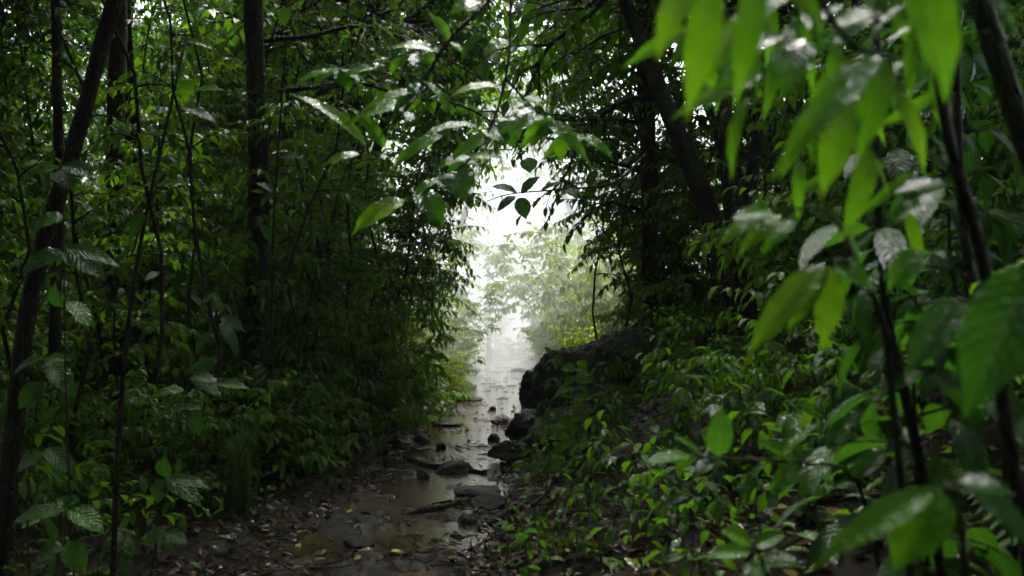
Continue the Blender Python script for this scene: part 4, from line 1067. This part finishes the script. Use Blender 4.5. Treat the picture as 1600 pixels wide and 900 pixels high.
# low growth on the slope close to the camera
nq = 0; pts = []
for k_ in range(4000):
    y = rs.uniform(2.3, 7.5); x = rs.uniform(.55, 4.2)
    if x < trail_x(y) + 1.5 + max(0, (5.5 - y)) * .12 or x > .62 * y + .4 or x < .22 * y + .45: continue
    if any((x - a) ** 2 + (y - b) ** 2 < .17 for a, b in pts): continue
    pts.append((x, y))
    kd = ['dbush', 'herb', 'narrow', 'fern', 'big', 'small'][rs.randint(6)]
    if kd == 'fern': plant('fern', 2, 'fern', 'low dark fern in the shaded growth on the slope close to the camera', 'fern', x, y, sc=rs.uniform(.5, .75), group='ferns on the slope close to the camera')
    else: plant(kd, rs.randint(9), 'shrub', 'dark glossy leaved shrub in the shaded growth on the slope close to the camera', 'shrub', x, y, sc={'herb': .9, 'narrow': .34, 'small': .36}.get(kd, .65) * rs.uniform(.8, 1.2), group='shrubs on the slope close to the camera')
    if len(pts) >= 46: break
for q, (px, Y_, sc) in enumerate([(250, 7.4, 1), (300, 9.0, 1), (330, 8.4, 1), (450, 9.2, 1), (500, 10.2, 1), (225, 9.6, 1), (120, 7.0, .9), (545, 11.2, 1), (480, 11.5, 1), (355, 11.0, 1.1), (590, 12.6, 1), (150, 9.0, 1), (40, 7.4, 1)]):
    plant('pole', q, 'sapling', 'thin dark bare stemmed sapling standing in front of the dim thicket, %s from the camera' % ORD[sorted([7.4, 9.0, 8.4, 9.2, 10.2, 9.6, 7.0, 11.2, 11.5, 11.0, 12.6, 9.01, 7.41]).index(min([7.4, 9.0, 8.4, 9.2, 10.2, 9.6, 7.0, 11.2, 11.5, 11.0, 12.6, 9.01, 7.41], key=lambda v: abs(v - (Y_ + (.01 if q >= 11 else 0)))))], 'sapling', (px - 800) / FPX * Y_, Y_, sc=sc, group='bare stemmed saplings before the thicket')
for q, (px, Y_, sc) in enumerate([(1090, 9.2, .8), (1190, 8.0, .8), (970, 11.8, .9), (1250, 9.4, .9), (1330, 7.6, .8), (930, 13.5, .9)]):
    plant('pole', q + 1, 'sapling', 'thin dark bare stemmed sapling among the bank trunks, %s from the path' % ORD[[2, 3, 1, 4, 5, 0][q]], 'sapling', (px - 800) / FPX * Y_, Y_, sc=sc, group='bare stemmed saplings on the bank')
# leaning saplings whose tops close the roof of the tunnel
for q, (d, y, kd, v_, s_, tl) in enumerate([(-1.5, 12.8, 'tall', 1, .85, .30), (-1.5, 15.0, 'tall', 0, .9, .24), (-1.8, 17.0, 'tall', 2, 1.0, .26), (2.7, 13.6, 'tall', 2, .95, -.34), (3.2, 15.6, 'tall', 1, 1.0, -.38), (-1.9, 11.0, 'tall', 2, .8, .30), (3.6, 17.4, 'tall', 0, 1.0, -.40)]):
    side = 'thicket' if d < 0 else 'boulder'
    plant(kd, v_, 'sapling', 'tall sapling leaning over the path from the %s side, %s of the roof makers' % (side, ORD[q]), 'sapling', trail_x(y) + d, y, sc=s_, group='leaning saplings that roof the tunnel', tilt=(0, tl))

# arching boughs that close the tunnel
rng = np.random.RandomState(77)
arch = [  # start, direction, length
    (P(1005, 270, 12.6), (-.9, -.1, .55), 2.4, 'bough arching from the straight bank trunk towards the sky gap'),
    (P(1010, 190, 12.6), (-.9, .3, .35), 2.6, 'upper bough reaching from the straight bank trunk over the path'),
    (P(1012, 330, 12.6), (-.75, -.5, .25), 1.7, 'low bough drooping from the straight bank trunk before the misty opening'),
    (P(1030, 150, 10.9), (-.9, -.2, .15), 2.2, 'bough from the forked tree stretching over the path'),
    (P(430, 140, 9.8), (.9, .2, .35), 2.6, 'bough from the flared trunk stretching over the path'),
    (P(410, 60, 9.6), (.9, -.1, .2), 2.4, 'upper bough of the flared trunk hanging over the path'),
]
for q, (p0, d0, ln, lab) in enumerate(arch):
    tb, lv = Tubes(), Leaves()
    bough(tb, lv, (0, 0, 0), d0, ln, .028, rng, .13, .055, .08, droop=.75, twigs=11, k=6, bare=.15)
    t_ = thing('bough', lab, 'bough', p0)
    link('stem', tb.mesh('bough_stem', M_bark), t_); link('foliage', lv.mesh('bough_foliage', M_dark, 2, 'oval'), t_)

# ------------------------------------------------------------------ haze
hz = bpy.data.meshes.new('haze')
x0, x1, y0, y1, z0, z1 = -76, 76, -26, 111, float(Z.min()) - 1, 26.0
hv = [(x0, y0, z0), (x1, y0, z0), (x1, y1, z0), (x0, y1, z0), (x0, y0, z1), (x1, y0, z1), (x1, y1, z1), (x0, y1, z1)]
hz.from_pydata(hv, [], [(0, 3, 2, 1), (4, 5, 6, 7), (0, 1, 5, 4), (1, 2, 6, 5), (2, 3, 7, 6), (3, 0, 4, 7)])
m, nt, out = new_mat('haze'); pv = nd(nt, 'ShaderNodeVolumePrincipled')
pv.inputs['Density'].default_value = 0.0004; pv.inputs['Color'].default_value = (.97, .98, .98, 1); pv.inputs['Anisotropy'].default_value = 0.2
nt.links.new(pv.outputs[0], out.inputs['Volume']); hz.materials.append(m)
tag(link('haze', hz), None, None, kind='stuff')

# the bank of mist that drifts over the path past the opening
import bmesh
bm = bmesh.new(); bmesh.ops.create_uvsphere(bm, u_segments=48, v_segments=24, radius=1)
for v in bm.verts: v.co = Vector((v.co.x * 28, v.co.y * 24, v.co.z * 9.5))
me = bpy.data.meshes.new('mist'); bm.to_mesh(me); bm.free()
m, nt, out = new_mat('mist'); pv = nd(nt, 'ShaderNodeVolumePrincipled')
pv.inputs['Density'].default_value = 0.055; pv.inputs['Color'].default_value = (.97, .98, .98, 1); pv.inputs['Anisotropy'].default_value = 0.2
nt.links.new(pv.outputs[0], out.inputs['Volume']); me.materials.append(m)
tag(link('mist', me, loc=(0, 42.3, 2.5)), None, None, kind='stuff')

# ------------------------------------------------------------------ light, camera
ELEV = 58; AZ = 8
wd = bpy.data.worlds.new('World'); scene.world = wd; wd.use_nodes = True
nt = wd.node_tree; nt.nodes.clear()
sky = nt.nodes.new('ShaderNodeTexSky'); sky.sky_type = 'NISHITA'; sky.sun_disc = False
sky.sun_elevation = R(ELEV); sky.sun_rotation = R(AZ); sky.dust_density = 4; sky.air_density = 1.0
bg = nt.nodes.new('ShaderNodeBackground'); bg.inputs[1].default_value = 0.10
wo = nt.nodes.new('ShaderNodeOutputWorld'); hs = nt.nodes.new('ShaderNodeHueSaturation'); hs.inputs['Saturation'].default_value = .5; nt.links.new(sky.outputs[0], hs.inputs['Color']); nt.links.new(hs.outputs[0], bg.inputs[0]); nt.links.new(bg.outputs[0], wo.inputs[0])
sl = bpy.data.lights.new('sun', 'SUN'); sl.energy = 1.5; sl.angle = R(14); sl.color = (1, .98, .95)
so = bpy.data.objects.new('sun', sl); COL.objects.link(so); so.location = (0, 20, 20); so.rotation_euler = (R(-(90 - ELEV)), 0, R(-AZ))

cd = bpy.data.cameras.new('camera'); cd.lens = 35; cd.sensor_width = 36; cd.clip_start = .05; cd.clip_end = 500
cd.dof.use_dof = True; cd.dof.focus_distance = 9.5; cd.dof.aperture_fstop = 2.8
co = bpy.data.objects.new('camera', cd); COL.objects.link(co); co.location = (0, 0, CAMZ); co.rotation_euler = (R(90 + math.degrees(math.atan(50 / FPX))), 0, 0)
scene.camera = co
scene.view_settings.view_transform = 'Standard'; scene.view_settings.look = 'None'; scene.view_settings.exposure = 2.65; scene.view_settings.gamma = 1
cy = scene.cycles
cy.use_denoising = True; cy.denoiser = 'OPENIMAGEDENOISE'
cy.max_bounces = 6; cy.diffuse_bounces = 3; cy.glossy_bounces = 2; cy.transmission_bounces = 4; cy.volume_bounces = 1; cy.transparent_max_bounces = 4
cy.sample_clamp_indirect = 6.0; cy.caustics_reflective = False; cy.caustics_refractive = False
cy.use_adaptive_sampling = True; cy.adaptive_threshold = 0.02
